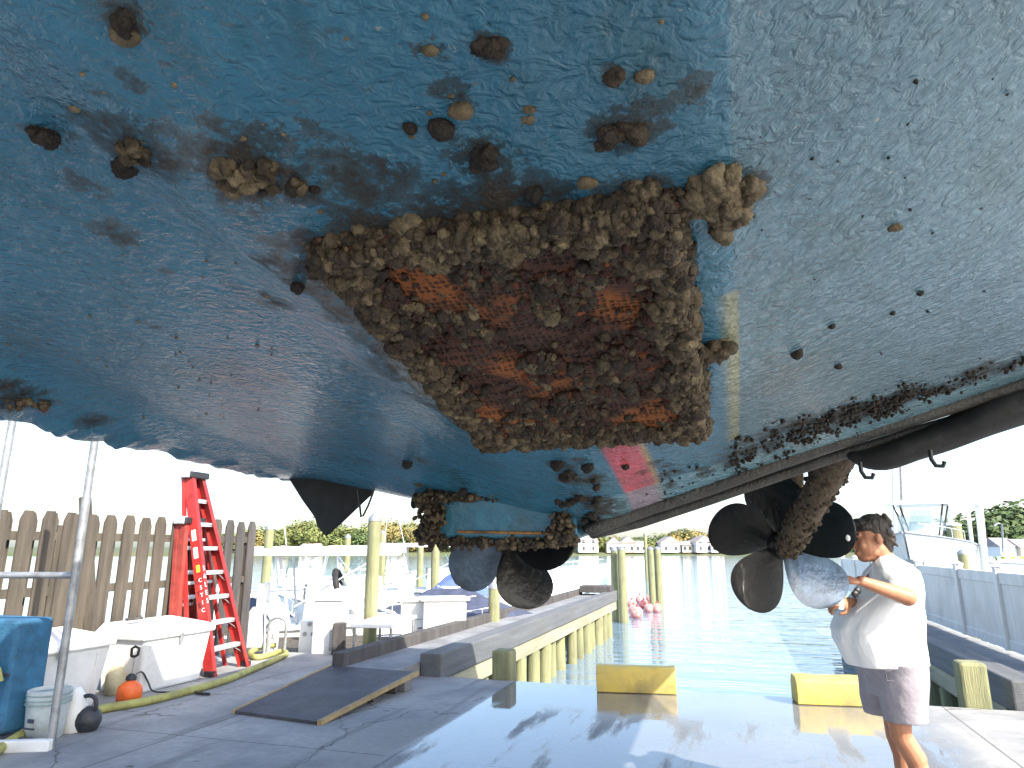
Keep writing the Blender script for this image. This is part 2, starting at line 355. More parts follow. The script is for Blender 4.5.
def house(px, py0, wpx, hpx, mi, i, label):
    r = ray(px, 549); y = shore_y(r.x / r.y * 262) + 6; x = r.x / r.y * y; s = y / F
    wd = wpx * s * .95; ht = hpx * s
    t = thing('house', label, 'house', (x, y, .1), rg.uniform(-.25, .25), 'world', 'waterfront houses on the far shore')
    bw = MB(); bw.box((0, 0, ht * .3), (wd, 8, ht * .6)); bw.build('wall', M[mi], t, 'local')
    br = MB(); e = ht * .6
    if i % 2: pts = [(-wd / 2 - .4, -4.4, e), (wd / 2 + .4, -4.4, e), (wd / 2 + .4, 4.4, e), (-wd / 2 - .4, 4.4, e), (0, -4.4, ht), (0, 4.4, ht)]; fc = [(0, 1, 4), (1, 2, 5, 4), (2, 3, 5), (3, 0, 4, 5), (0, 3, 2, 1)]
    else: pts = [(-wd / 2 - .4, -4.4, e), (wd / 2 + .4, -4.4, e), (wd / 2 + .4, 4.4, e), (-wd / 2 - .4, 4.4, e), (-wd / 2, 0, ht), (wd / 2, 0, ht)]; fc = [(0, 1, 5, 4), (1, 2, 5), (2, 3, 4, 5), (3, 0, 4), (0, 3, 2, 1)]
    br.add(pts, fc); br.build('roof', M['roof'], t, 'local')
    n = max(2, int(wd / 2.6))
    for fl in range(2 if ht > 6 else 1):
        for k in range(n):
            q = MB(); q.box((-wd / 2 + (k + .5) * wd / n, -4.03, 1.5 + fl * 2.4), (1.0, .12, 1.3)); q.build('window', M['darkglass'], t, 'local')
hs = [(586, 533, 20, 16, 'houseW', 0, 'long white house on the far shore, just right of the keel'), (613, 535, 14, 14, 'houseW', 1, 'white gabled house behind the left pile pair'), (626, 534, 16, 15, 'houseT', 3, 'tan gabled house left of the thin mast'), (638, 537, 12, 11, 'houseW', 2, 'small white house between the two pile pairs'), (668, 535, 20, 15, 'houseW', 5, 'wide white gabled house right of the double pile'), (685, 538, 10, 11, 'houseT', 4, 'small tan house beside the wide white gabled house'), (700, 534, 18, 16, 'houseW', 7, 'white gabled house nearest the starboard propeller'), (715, 539, 12, 10, 'houseW', 6, 'low white house half behind the starboard propeller blade'),
      (312, 543, 18, 9, 'houseW', 0, 'low white house in the trees left of the black flap'), (283, 545, 9, 7, 'houseT', 3, 'small tan house at the water left of the black flap'), (398, 543, 16, 9, 'houseW', 2, 'low white house beside the tall pile left of the keel'), (245, 546, 8, 7, 'houseW', 1, 'tiny white gabled house beside the ladder fence end')]
for h in hs: house(*h)
# near wood on the right shore
for i, (px, py, t_, wd) in enumerate([(985, 515, 75, 9), (1003, 503, 80, 11), (1024, 500, 84, 12), (1046, 503, 80, 11), (1066, 506, 80, 10), (968, 528, 80, 6), (1014, 512, 74, 9)]):
    p = W(px, 556, t_); top = EYE + ray(px, py).z / ray(px, py).y * p.y
    tree((p.x, p.y, -.6), top + .6, wd, 1, i, 'large dark green tree in the wood behind the right-hand boats', 'dark trees behind the white fence')
b = MB(); q = [W(955, 570, 62), W(1200, 580, 62), W(1300, 560, 160), W(950, 552, 160)]
b.add([(p.x, p.y, -.55) for p in q], [(0, 1, 2, 3)])
for i in range(4): pass
tag(b.build('shore_bank', M['grass'], None, space='world'), 'grassy bank under the dark trees', 'bank', kind='structure')

# ---------------------------------------------------------------- piers
def pier(side):
    lf = side < 0
    t = thing('slip_pier', 'long grey finger pier on the left of the slip, on yellowish piles' if lf else 'grey finger pier on the right of the slip, below the white vinyl fence', 'pier', (-4.15, 7.6, 0) if lf else (3.1, 7.9, 0))
    i0, i1 = (-3.55, -4.75) if lf else (2.55, 3.75); s = 1 if lf else -1; D0, D1 = (7.55, 22.2) if lf else (7.9, 23)
    b = MB(); b.beam((i0 - s * .15, D0 + (.8 if lf else .55), .115), (i0 - s * .15, D1, .115), .3, .31); b.build('fender_beam', M['beam'], t, bevel=.02)
    b = MB(); b.beam((i0 - s * .13, D0 + .9, -.17), (i0 - s * .13, D1, -.17), .2, .24); b.build('waler', M['waler'], t, bevel=.01)
    b = MB(); b.box(((i0 - s * .3 + i1) / 2, (D0 + D1) / 2, .05 if lf else .0), (abs(i1 - i0) - .3, D1 - D0 - .02, .22 if lf else .2)); b.build('deck', M['deck'], t)
    if lf:
        b = MB(); b.beam((i1 + .09, D0 + .2, .22), (i1 + .09, D1 - .3, .22), .16, .2); b.build('kerb_timber', M['dark_wood'], t, bevel=.015)
        b = MB(); b.box((i0 - .55, D1 - .5, .34), (.95, .7, .2)); b.build('end_block', M['dark_wood'], t, bevel=.02)
        b = MB(); b.box((-3.75, 7.5, .06), (.34, .2, .12)); b.build('shim_block', M['deck'], t, bevel=.01)
    ds = [8.75] + [9.5 + .84 * q for q in range(15)]
    for k, d in enumerate(ds):
        b = MB()
        if k == 0: b.box((-2.8, 8.56, -.85) if lf else (2.24, 8.56, -.8), (.25, .25, 2.36 if lf else 2.44))
        else:
            x = i0 - s * random.uniform(.1, .2); r_ = random.uniform(.11, .15); b.tube([(x, d, -3), (x + random.uniform(-.06, .06), d + random.uniform(-.05, .05), -.28)], [r_ * 1.1, r_], 12)
        b.build('pile', M['pile'], t, smooth=k > 0, bevel=0 if k else .03)
    for k in range(7):
        x = i1 + s * .2; d = 9.5 + k * 2; b = MB(); b.tube([(x, d, -3), (x, d, -.07)], .14, 10); b.build('pile', M['pile'], t, smooth=True)
    if not lf:
        for k in range(26):
            x = 2.95; d = 9.2 + k * .28; b = MB(); b.tube([(x, d, -3), (x, d, -.06)], .12, 8); b.build('sheet_pile', M['dark_wood'], t, smooth=True)
pier(-1); pier(1)

def stop_block(px0, px1, py, label):
    p = W2S(onz(px0, py, 0)); q = W2S(onz(px1, py, 0)); ln = (q - p).length; c = (p + q) / 2; y = 8.22
    b = MB(); h = .27; rgs = []
    for k in range(9):
        x = -ln / 2 + ln * k / 8; rg_ = []
        for (yy, zz) in ((-.13, .004), (-.14, .1), (-.13, h - .05), (-.08, h), (.08, h), (.14, h - .06), (.14, .004)):
            rg_.append((x, yy + random.uniform(-.004, .004), zz + random.uniform(-.006, .006) * (zz > .01)))
        rgs.append(rg_)
    b.loft(rgs); o = b.build('stop_block', M['yellow'], None, 'local', smooth=True, bevel=.008)
    o.location = S2W((c[0], y, 0)); o.rotation_euler = (0, 0, -TH * .55); tag(o, label, 'stop block', 'yellow stop blocks on the apron edge')
stop_block(597, 675, 692, 'worn yellow wheel stop block in shade at the middle of the apron edge')
stop_block(797, 884, 703, 'bright sunlit yellow wheel stop block beside the man')

# plywood ramp
t = thing('plywood_ramp', 'dark plywood ramp with raw wood edge leading up to the left pier', 'ramp', (-4.15, 6.7, 0))
b = MB(); c0 = [W2S(onz(235, 714, 0)), W2S(onz(316, 725, 0)), W2S(onz(415, 672, .17)), W2S(onz(332, 666, .17))]
top = [Vector((p[0], p[1], z)) for p, z in zip(c0, (.03, .03, .175, .175))]
b.add([*top, *[p - Vector((0, 0, .025)) for p in top]], [(0, 1, 2, 3), (7, 6, 5, 4), (0, 4, 5, 1), (1, 5, 6, 2), (2, 6, 7, 3), (3, 7, 4, 0)]); b.build('ramp_sheet', M['ramp'], t)
b = MB(); b.beam(top[1] + Vector((.03, 0, -.012)), top[2] + Vector((.03, 0, -.012)), .045, .04); b.beam(top[0] + Vector((-.025, 0, -.012)), top[3] + Vector((-.025, 0, -.012)), .03, .035); b.build('edge_strip', M['edge_wood'], t)
b = MB()
for k in (.55, .8):
    p = top[1].lerp(top[2], k); b.beam((p[0] - .02, p[1], p[2] / 2 - .02), (p[0] - .9, p[1], p[2] / 2 - .02), .05, p[2] - .05)
b.build('bearer', M['dark_wood'], t)

# free-standing piles (px, top row, depth, radius, top style)
piles = [(375, 517, 11.3, .105, 'tall greenish round pile with grey cap standing behind the white bench'), (270, 527, 19, .12, 'yellowish pile left of the black flap, right of the ladder'), (348, 536, 24, .11, 'thin pile top behind the white hardtop boat'), (383, 532, 27, .14, 'pile with dark cap just right of the tallest pile'), (436, 533, 22, .13, 'pile behind the folded bimini boat, under the fouled keel end'), (421, 537, 34, .15, 'far pile left of the one under the keel end'), (494, 585, 13.5, .11, 'pale pile below the port propeller beside the outboard'),
         (614, 549, 25, .13, 'left pile of the pair at the end of the left pier'), (621, 548, 24.6, .14, 'right pile of the pair at the end of the left pier'), (650, 548, 30, .14, 'left pile of the leaning pair beside the red buoys'), (657, 548, 30.4, .15, 'right pile of the leaning pair beside the red buoys'), (645, 534, 60, .15, 'thin green distant marker pile in front of the houses'),
         (953, 524, 30, .3, 'yellow-green pile with white cap between the right-hand boats'), (962, 552, 20, .13, 'short pile in front of the boat on the lift')]
for px, py, tt, r, lab in piles:
    p = W(px, py, tt); t = thing('mooring_pile', lab, 'pile', (p.x, p.y, -1), 0, 'world', 'mooring piles')
    lean = random.uniform(-.01, .01) * tt / 10
    b = MB(); b.tube([(lean, 0, -1), (0, 0, p.z + 1 - .04)], [r * 1.08, r], 14); b.build('post', M['pile'], t, 'local', smooth=True)
    b = MB(); b.lathe((0, 0, p.z + .93), [(r * 1.06, 0), (r * 1.06, .05), (r * .5, .12), (.01, .15)], 14); b.build('cap', M['gel'] if 'white cap' in lab else M['pile_cap'], t, 'local', smooth=True)

# red buoys in a string
bs = [(637, 614, 27), (649, 608, 28.5), (655, 603, 30), (644, 604, 29), (632, 604, 29), (640, 599, 31), (650, 598, 32), (634, 610, 27.7), (657, 608, 28.5)]
for k, (px, py, tt) in enumerate(bs):
    p = onz(px, py + 4, -1); r = .24 if k == 0 else random.uniform(.17, .22)
    t = thing('mooring_buoy', 'largest pale pink round buoy, nearest of the floating string' if k == 0 else 'red and pink round buoy floating in the string beyond the left pier', 'buoy', (p.x, p.y, -1.05), 0, 'world', 'red buoys past the left pier')
    b = MB(); b.ell((0, 0, r), (r, r, r * .95), 16, 10); b.build('float', M['buoy'], t, 'local', smooth=True)
    b = MB(); b.lathe((0, 0, r * 1.9), [(.05, 0), (.045, .06), (.02, .09)], 10); b.build('eyelet', M['red'], t, 'local', smooth=True)
# ---------------------------------------------------------------- the hauled-out boat overhead
RK = np.array([-2.3, -2.0, -1.4, -.95, -.82, -.5, 0, .039, .6, 1.2, 1.9])
ST = [(-1.0, [.75, .80, .93, .99, .95, .95, .95, .96, 1.12, 1.28, 1.42]),
      (0.0, [.47, .63, .74, .78, .74, .73, .72, .73, .93, 1.12, 1.3]),
      (1.0, [.42, .58, .60, .59, .545, .54, .535, .545, .77, .95, 1.12]),
      (1.9, [.40, .50, .47, .43, .385, .375, .37, .39, .60, .78, .95]),
      (2.7, [.37, .42, .35, .27, .23, .19, .33, .345, .50, .66, .82]),
      (3.05, [.36, .345, .22, .16, .13, .08, .245, .26, .44, .65, .84]),
      (3.5, [.38, .40, .38, .38, .36, .34, .45, .46, .62, .82, .98]),
      (4.2, [.42, .52, .60, .62, .60, .58, .60, .60, .70, .86, 1.0]),
      (5.05, [.46, .58, .66, .68, .68, .68, .68, .68, .74, .88, 1.02]),
      (7.3, [.56, .68, .82, .85, .86, .87, .86, .86, .9, .98, 1.1])]  # aft run lengthened out of view to shade the left stop block
SD = np.array([s[0] for s in ST]); SH = np.array([s[1] for s in ST])
def pchip(xs, ys, x):                                              # monotone cubic through the stations, ys (n, k)
    h = np.diff(xs)[:, None]; dl = np.diff(ys, axis=0) / h; m = np.zeros_like(ys)
    m[0] = dl[0]; m[-1] = dl[-1]; a, b = dl[:-1], dl[1:]; ok = a * b > 0
    m[1:-1] = np.where(ok, 2 * a * b / np.where(ok, a + b, 1), 0)
    i = np.clip(np.searchsorted(xs, x) - 1, 0, len(xs) - 2); t = (x - xs[i]) / h[i, 0]
    return ys[i] * (1 + 2 * t) * (1 - t) ** 2 + ys[i + 1] * t * t * (3 - 2 * t) + h[i] * (m[i] * t * (1 - t) ** 2 - m[i + 1] * t * t * (1 - t))
def wf(D): return 1.0 if D > -2 else max(.02, 1 - ((-2 - D) / 8) ** 2)
def rowh(D): return pchip(SD, SH, np.clip(D, -1, 7.3)) + (0 if D > -1 else ((-1 - D) * .1 + ((-1 - D) / 9) ** 2 * 1.3))
def hh(R, D):                                                       # hull bottom height above eye
    k = wf(D); return float(np.interp((R + .35) / k - .35, RK, rowh(D)))
def hull_hit(px, py):
    r = W2S(ray(px, py)); t = .3
    for _ in range(900):
        if r[2] * t > hh(r[0] * t, r[1] * t): break
        t += .005
    return Vector((r[0] * t, r[1] * t, EYE + r[2] * t))
YB = [(px, py) for px, py in ()]
BOT = np.concatenate([np.arange(-2.3, 0.0, .02), [0.0, .03, .036, .042, .05], np.arange(.06, 1.91, .02)])
smk = np.ones(5) / 5
def section(D):
    k = wf(D); h = np.interp(BOT, RK, rowh(D))
    hs_ = np.convolve(np.pad(h, 2, mode='edge'), smk, 'valid'); m = (BOT < -.08) | (BOT > .14); h = np.where(m, hs_, h)
    R = (BOT + .35) * k - .35
    port = []; x0 = R[0]; z0 = h[0]; dr = .035 * mn.noise(Vector((D * 5, 0, 2))) + .02 * mn.noise(Vector((D * 16, 0, 7))) - (.02 if mn.noise(Vector((D * 9, 5, 0))) > .35 else 0)
    h = h + np.where(BOT < -2.2, dr * .7, 0)
    sheer = 1.9 + max(0, -D) ** 1.5 * .03
    port = [(x0 - .25 * k, sheer), (x0 - .22 * k, 1.3), (x0 - .14 * k, z0 + .35), (x0 - .09 * k, z0 + .14), (x0 - .03 * k, z0 + .03 + dr)]
    star = [(R[-1] + .03 * k, h[-1] + .05), (R[-1] + .12 * k, h[-1] + .25), (R[-1] + .2 * k, 1.45), (R[-1] + .24 * k, sheer)]
    return [(x, D, z + EYE) for x, z in port] + [(R[i], D, h[i] + EYE) for i in range(len(R))] + [(x, D, z + EYE) for x, z in star]
Ds = np.concatenate([np.arange(-10, -.4, .4), np.arange(-.2, 3.3, .02), np.arange(3.35, 7.31, .1)])
rows = [section(float(d)) for d in Ds]; nc = len(rows[0])
HV = np.array(rows).reshape(-1, 3)
# fine waviness of the brushed paint
boat = thing('motor_yacht', 'large blue-bottomed yacht hanging overhead in the lifting slings, its bottom fouled with barnacles', 'yacht', (-.35, 0, EYE))
bb = Vector((-.35, 0, EYE))
def hull_mat():
    m = bpy.data.materials.new('fouled_blue_bottom_paint'); m.use_nodes = True; t, N, L, p = nodes(m)
    tc = N('ShaderNodeTexCoord'); at = N('ShaderNodeAttribute'); at.attribute_name = 'paint'; ag = N('ShaderNodeAttribute'); ag.attribute_name = 'grime_shade'
    def noise(s, d, st, r=.6, dist=0):
        mp = N('ShaderNodeMapping'); mp.inputs['Scale'].default_value = st; L(tc.outputs['Object'], mp.inputs[0])
        n = N('ShaderNodeTexNoise'); n.inputs['Scale'].default_value = s; n.inputs['Detail'].default_value = d; n.inputs['Roughness'].default_value = r; n.inputs['Distortion'].default_value = dist; L(mp.outputs[0], n.inputs['Vector']); return n.outputs[0]
    def rng(x, a, b_, c=0, d=1):
        n = N('ShaderNodeMapRange'); n.inputs[1].default_value = a; n.inputs[2].default_value = b_; n.inputs[3].default_value = c; n.inputs[4].default_value = d; L(x, n.inputs[0]); return n.outputs[0]
    def mth(op, a, b_):
        n = N('ShaderNodeMath'); n.operation = op
        for i, q in enumerate((a, b_)):
            if isinstance(q, (int, float)): n.inputs[i].default_value = q
            else: L(q, n.inputs[i])
        return n.outputs[0]
    def mix(f, a, c, mode='MIX'):
        n = N('ShaderNodeMix'); n.data_type = 'RGBA'; n.blend_type = mode
        for i, q in ((0, f), (6, a), (7, c)):
            if isinstance(q, tuple): n.inputs[i].default_value = (*q, 1)
            elif isinstance(q, float): n.inputs[i].default_value = q
            else: L(q, n.inputs[i])
        return n.outputs[2]
    big = noise(1.6, 7, (1, 1, 1)); c = mix(rng(big, .35, .7, 0, .55), at.outputs['Color'], (.026, .1, .16))
    c = mix(rng(noise(7, 8, (1, .5, 1)), .5, .72, 0, .55), c, (.028, .062, .062))          # algae film
    c = mix(rng(noise(34, 6, (1, 1, 1)), .62, .72, 0, .5), c, (.03, .055, .06))
    c = mix(rng(noise(55, 3, (1, 1, 1)), .70, .74, 0, .7), c, (.32, .33, .26))         # tiny pale specks
    g = mth('MULTIPLY', ag.outputs['Fac'], mth('MULTIPLY', rng(noise(22, 8, (1, 1, 1), .8), .38, .62), rng(noise(7, 5, (1, 1, 1), .7), .3, .55)))
    gm = rng(g, .1, .4); c = mix(gm, c, (.035, .026, .018)); L(c, p.inputs['Base Color'])
    L(rng(gm, 0, 1, .26, .85), p.inputs['Roughness']); p.inputs['Specular IOR Level'].default_value = .55; p.inputs['Coat Weight'].default_value = .6; p.inputs['Coat Roughness'].default_value = .12
    rip = noise(38, 4, (.8, 1.1, 1), .5, 1.2); rip2 = noise(9, 3, (1, 1, 1)); fine = noise(110, 3, (1, 1, 1))
    h = mth('ADD', mth('MULTIPLY', rip, .75), mth('ADD', mth('MULTIPLY', rip2, .9), mth('MULTIPLY', fine, .12)))
    h = mth('ADD', h, mth('MULTIPLY', gm, mth('MULTIPLY', noise(60, 6, (1, 1, 1)), 1.6)))
    bp = N('ShaderNodeBump'); bp.inputs['Strength'].default_value = 1; bp.inputs['Distance'].default_value = .014; L(h, bp.inputs['Height'])
    L(bp.outputs[0], p.inputs['Normal']); L(bp.outputs[0], p.inputs['Coat Normal'])
    return m
M['hull'] = hull_mat()
me = bpy.data.meshes.new('hull')
nr = len(rows); idx = np.arange(nr * nc).reshape(nr, nc)
Fq = np.stack([idx[:-1, :-1], idx[1:, :-1], idx[1:, 1:], idx[:-1, 1:]], -1).reshape(-1, 4)
me.vertices.add(len(HV)); me.vertices.foreach_set('co', (HV - np.array(bb)).astype(np.float32).ravel())
ends = [list(idx[-1]), list(idx[0][::-1])]
tot = Fq.size + sum(len(e) for e in ends)
me.loops.add(tot); me.polygons.add(len(Fq) + 2)
me.loops.foreach_set('vertex_index', np.concatenate([Fq.ravel()] + [np.array(e) for e in ends]).astype(np.int32))
ls = np.concatenate([np.arange(0, Fq.size, 4), [Fq.size, Fq.size + len(ends[0])]]).astype(np.int32)
me.polygons.foreach_set('loop_start', ls); me.update(calc_edges=True); me.validate()
me.polygons.foreach_set('use_smooth', [True] * len(Fq) + [False, False])
# paint colour and grime laid on the surface with some light and shade in them
GR = [(127, 14, 20, .8), (135, 80, 14, .6), (212, 121, 15, .6), (52, 135, 22, .6), (135, 145, 38, 1), (110, 100, 14, .3), (112, 232, 22, .6), (85, 185, 18, .6), (75, 175, 12, .5), (250, 165, 38, 1), (232, 185, 34, .8), (290, 180, 30, .8), (350, 172, 42, .8), (385, 170, 26, .7), (270, 132, 18, .8), (306, 122, 10, .5),
      (480, 152, 30, .9), (500, 158, 26, .6), (368, 228, 36, 1), (400, 235, 26, 1), (435, 215, 24, .9), (470, 208, 34, .8), (510, 200, 40, .9), (550, 205, 34, .8), (600, 205, 30, .6), (640, 190, 28, .7), (625, 125, 30, .9), (648, 118, 24, .7), (700, 90, 20, .6), (612, 72, 10, .7), (580, 55, 10, .5), (455, 95, 18, .7), (437, 88, 12, .6), (430, 48, 15, .7), (490, 45, 15, .8), (735, 195, 24, .7), (270, 265, 14, .7), (295, 285, 14, .8), (318, 262, 16, .6), (165, 270, 9, .4), (275, 300, 10, .5), (152, 325, 10, .5), (20, 398, 26, 1), (45, 400, 18, .8), (8, 385, 14, .8), (100, 420, 20, .6), (210, 40, 8, .3),
      (360, 330, 36, .5), (395, 372, 30, .5), (430, 400, 26, .5), (420, 460, 10, .5), (560, 465, 12, .6), (580, 460, 10, .7), (570, 480, 12, .9), (590, 500, 18, 1), (590, 480, 14, .8), (600, 510, 18, .9), (350, 312, 20, .6), (175, 65, 12, .4), (240, 20, 9, .3)]  # spots along the plate's port edge stand in for its shadow
for k in range(26):                                                # growth line along the aft edge, starboard
    f = k / 25; GR.append((735 + f * 300, 452 - f * 98 + random.uniform(-6, 6), random.uniform(9, 17) * (1.25 - .6 * f), random.uniform(.6, 1)))
for k in range(14):
    f = k / 13; GR.append((640 + f * 90 + random.uniform(-4, 4), 470 + random.uniform(-8, 18), random.uniform(4, 8), .8))
paint = np.tile(np.array([.042, .19, .3]), (len(HV), 1)); gr = np.zeros(len(HV))
X_, Y_, Z_ = HV[:, 0], HV[:, 1], HV[:, 2]
st_ = X_ > .039; paint[st_] = (.095, .2, .26)  # starboard colour lightened and greyed for the light that side reflects
ps = (X_ > -.38) & (X_ < -.27) & (Y_ > 1.95) & (Y_ < 3.1); paint[ps] = (.7, .07, .1)
ps = (X_ > -.27) & (X_ < -.24) & (Y_ > 1.95) & (Y_ < 3.1); paint[ps] = (.5, .32, .12)
ps = (X_ > .02) & (X_ < .045) & (Y_ > 1.3) & (Y_ < 2.4); paint[ps] = (.3, .3, .15)
lt = (X_ > -.5) & (Y_ > 2.72) & (X_ < 2); paint[lt & ~ps] = paint[lt & ~ps] * .3 + np.array([.2, .36, .42]) * .7
for px, py, r, a in GR:
    p = hull_hit(px, py); q = hull_hit(px + r, py); rr = max(.008, 1.15 * (q - p).length); rr = min(rr, .14)
    d2 = (X_ - p[0]) ** 2 + ((Y_ - p[1]) / 1.0) ** 2; gr = np.maximum(gr, a * np.exp(-d2 / (rr * rr) * 1.1))
edge = (X_ < -.66) & (X_ > -.8) & (Y_ > .95) & (Y_ < 1.95); gr[edge] = np.maximum(gr[edge], .55)  # strip beside the plate darkened, growth and the plate's shadow together
hi = Z_ > EYE + 1.25; paint[hi & ((X_ < -2.1) | (X_ > 1.7))] = (.75, .75, .75)
ca = me.color_attributes.new('paint', 'FLOAT_COLOR', 'POINT'); ca.data.foreach_set('color', np.concatenate([paint, np.ones((len(HV), 1))], 1).astype(np.float32).ravel())
ga = me.attributes.new('grime_shade', 'FLOAT', 'POINT'); ga.data.foreach_set('value', gr.astype(np.float32))
me.materials.append(M['hull']); fix_normals(me)
ho = bpy.data.objects.new('hull', me); C.objects.link(ho); ho.parent = boat; WMAT[ho.name] = WMAT[boat.name]
me.update()
# cabin on top (only its shadow reaches the photograph)
b = MB(); b.box((-.35, .6, EYE + 2.35), (3.4, 6.5, 1.1), taper=1.06); b.build('cabin', M['gel'], boat, bevel=.1)
b = MB(); b.box((-.35, -1.5, EYE + 3.3), (2.6, 3.2, .9), taper=1.1); b.build('flybridge', M['gel'], boat, bevel=.1)
b = MB(); b.box((-.35, 1.1, EYE + 2.0), (4.3, 7.8, .06)); b.build('main_deck', M['gel'], boat)
for k in range(5):
    for s_ in (-1, 1):
        b = MB(); b.box((-.35 + s_ * 1.69, -1.8 + k * 1.2, EYE + 2.45), (.06, .9, .45)); b.build('side_window', M['darkglass'], boat)

# keel plate with its crust
def plate_mat():
    m = mat('rusty_fouled_plate', (.085, .032, .018), .8, vs=9, col2=(.035, .018, .014)); t, N, L, p = nodes(m)
    tc = N('ShaderNodeTexCoord'); v = N('ShaderNodeTexVoronoi'); v.inputs['Scale'].default_value = 75; v.inputs['Randomness'].default_value = .25; L(tc.outputs['Object'], v.inputs['Vector'])
    r = N('ShaderNodeMapRange'); r.inputs[1].default_value = .2; r.inputs[2].default_value = .45; L(v.outputs['Distance'], r.inputs[0])
    n = N('ShaderNodeTexNoise'); n.inputs['Scale'].default_value = 5; n.inputs['Detail'].default_value = 8; L(tc.outputs['Object'], n.inputs['Vector'])
    o_ = N('ShaderNodeMapRange'); o_.inputs[1].default_value = .5; o_.inputs[2].default_value = .64; o_.inputs[4].default_value = .9; L(n.outputs[0], o_.inputs[0])
    mx = N('ShaderNodeMix'); mx.data_type = 'RGBA'; src = p.inputs['Base Color'].links[0].from_socket; L(o_.outputs[0], mx.inputs[0]); L(src, mx.inputs[6]); mx.inputs[7].default_value = (.27, .085, .02, 1)
    m2 = N('ShaderNodeMix'); m2.data_type = 'RGBA'; m2.blend_type = 'MULTIPLY'; m2.inputs[0].default_value = .6; L(mx.outputs[2], m2.inputs[6]); L(r.outputs[0], m2.inputs[7]); L(m2.outputs[2], p.inputs['Base Color'])
    n2 = N('ShaderNodeTexNoise'); n2.inputs['Scale'].default_value = 40; n2.inputs['Detail'].default_value = 8; L(tc.outputs['Object'], n2.inputs['Vector'])
    ad = N('ShaderNodeMath'); ad.operation = 'ADD'; L(n2.outputs[0], ad.inputs[0]); L(r.outputs[0], ad.inputs[1])
    bp = N('ShaderNodeBump'); bp.inputs['Strength'].default_value = 1; bp.inputs['Distance'].default_value = .012; L(ad.outputs[0], bp.inputs['Height']); L(bp.outputs[0], p.inputs['Normal'])
    return m
M['plate'] = plate_mat()
def ph(D): return EYE + .51 - (D - 1) * .24
b = MB(); n1_, n2_ = 36, 46; vs = []; fcs = []
for j in range(n2_ + 1):
    D = .97 + .93 * j / n2_
    for i in range(n1_ + 1):
        R = -.69 + .65 * i / n1_; vs.append((R, D, ph(D) + .018 * mn.noise(Vector((R * 9, D * 9, 0))) + .008 * mn.noise(Vector((R * 30, D * 30, 3)))))
for j in range(n2_):
    for i in range(n1_): q = j * (n1_ + 1) + i; fcs.append((q, q + 1, q + n1_ + 2, q + n1_ + 1))
b.add(vs, fcs); b.build('keel_plate', M['plate'], boat, smooth=True)
b = MB(); b.add([(-.685, .975, ph(.975) + .006), (-.045, .975, ph(.975) + .006), (-.045, 1.895, ph(1.895) + .006), (-.685, 1.895, ph(1.895) + .006), (-.685, .975, ph(.975) + .06), (-.045, .975, ph(.975) + .06), (-.045, 1.895, ph(1.895) + .12), (-.685, 1.895, ph(1.895) + .12)],
    [(4, 5, 6, 7), (0, 1, 5, 4), (1, 2, 6, 5), (2, 3, 7, 6), (3, 0, 4, 7)]); b.build('plate_frame', M['plate'], boat)

# cauliflower clumps of barnacles, merged by numpy
def ico(sub):
    import bmesh
    bm = bmesh.new(); bmesh.ops.create_icosphere(bm, subdivisions=sub, radius=1); v = np.array([x.co[:] for x in bm.verts]); f = np.array([[x.index for x in q.verts] for q in bm.faces]); bm.free(); return v, f
I4, F4 = ico(4); I3, F3 = ico(3)
def clump(I, seed, ns):
    g = np.random.default_rng(seed); s = g.normal(size=(ns, 3)); s /= np.linalg.norm(s, axis=1)[:, None]
    d = 1 - I @ s.T; d.sort(axis=1); e = d[:, 0]; m = e / (d[:, 1] + 1e-6)
    k = 1 + .5 * np.sqrt(np.clip(1 - m, 0, 1)) - .2 * (e < .012) + g.normal(size=len(I)) * .012
    lob = 1 + .25 * np.sin(I @ g.normal(size=3) * 2.2 + g.uniform(0, 6))
    return I * (k * lob)[:, None]
I2, F2 = ico(2)
CL4 = [clump(I4, i, 90) for i in range(5)]; CL3 = [clump(I3, 20 + i, 40) for i in range(7)]; CL2 = [clump(I2, 40 + i, 14) for i in range(7)]
def rot(g):
    q = g.normal(size=4); q /= np.linalg.norm(q); w_, x, y, z = q
    return np.array([[1 - 2 * (y * y + z * z), 2 * (x * y - z * w_), 2 * (x * z + y * w_)], [2 * (x * y + z * w_), 1 - 2 * (x * x + z * z), 2 * (y * z - x * w_)], [2 * (x * z - y * w_), 2 * (y * z + x * w_), 1 - 2 * (x * x + y * y)]])
def crust(name, items, material, parent, kind='stuff', label=None, orig=None):
    V = []; Fs = []; T = []; n = 0
    for c, r, big, tint in items:
        sm = r < .0075; cl = (CL4 if big else CL2 if sm else CL3)[RNG.integers(0, 5)]; ff = F4 if big else F2 if sm else F3
        sc_ = np.array([r, r, r]) * RNG.uniform(.75, 1.2, 3)
        v = (cl * sc_) @ rot(RNG).T + np.array(c); V.append(v); Fs.append(ff + n); n += len(v); T.append(np.full(len(v), tint))
    V = np.concatenate(V); Fs = np.concatenate(Fs); T = np.concatenate(T); wm = orig if orig is not None else np.array(bb)
    me = bpy.data.meshes.new(name); me.vertices.add(len(V)); me.vertices.foreach_set('co', (V - wm).astype(np.float32).ravel())
    me.loops.add(Fs.size); me.polygons.add(len(Fs)); me.loops.foreach_set('vertex_index', Fs.ravel().astype(np.int32)); me.polygons.foreach_set('loop_start', np.arange(0, Fs.size, 3, dtype=np.int32))
    me.update(calc_edges=True); me.polygons.foreach_set('use_smooth', np.ones(len(Fs), bool))
    a = me.attributes.new('tint', 'FLOAT', 'POINT'); a.data.foreach_set('value', T.astype(np.float32)); me.materials.append(material)
    o = bpy.data.objects.new(name, me); C.objects.link(o); o.parent = parent; WMAT[o.name] = WMAT[parent.name]
    return tag(o, label, None, None, kind)
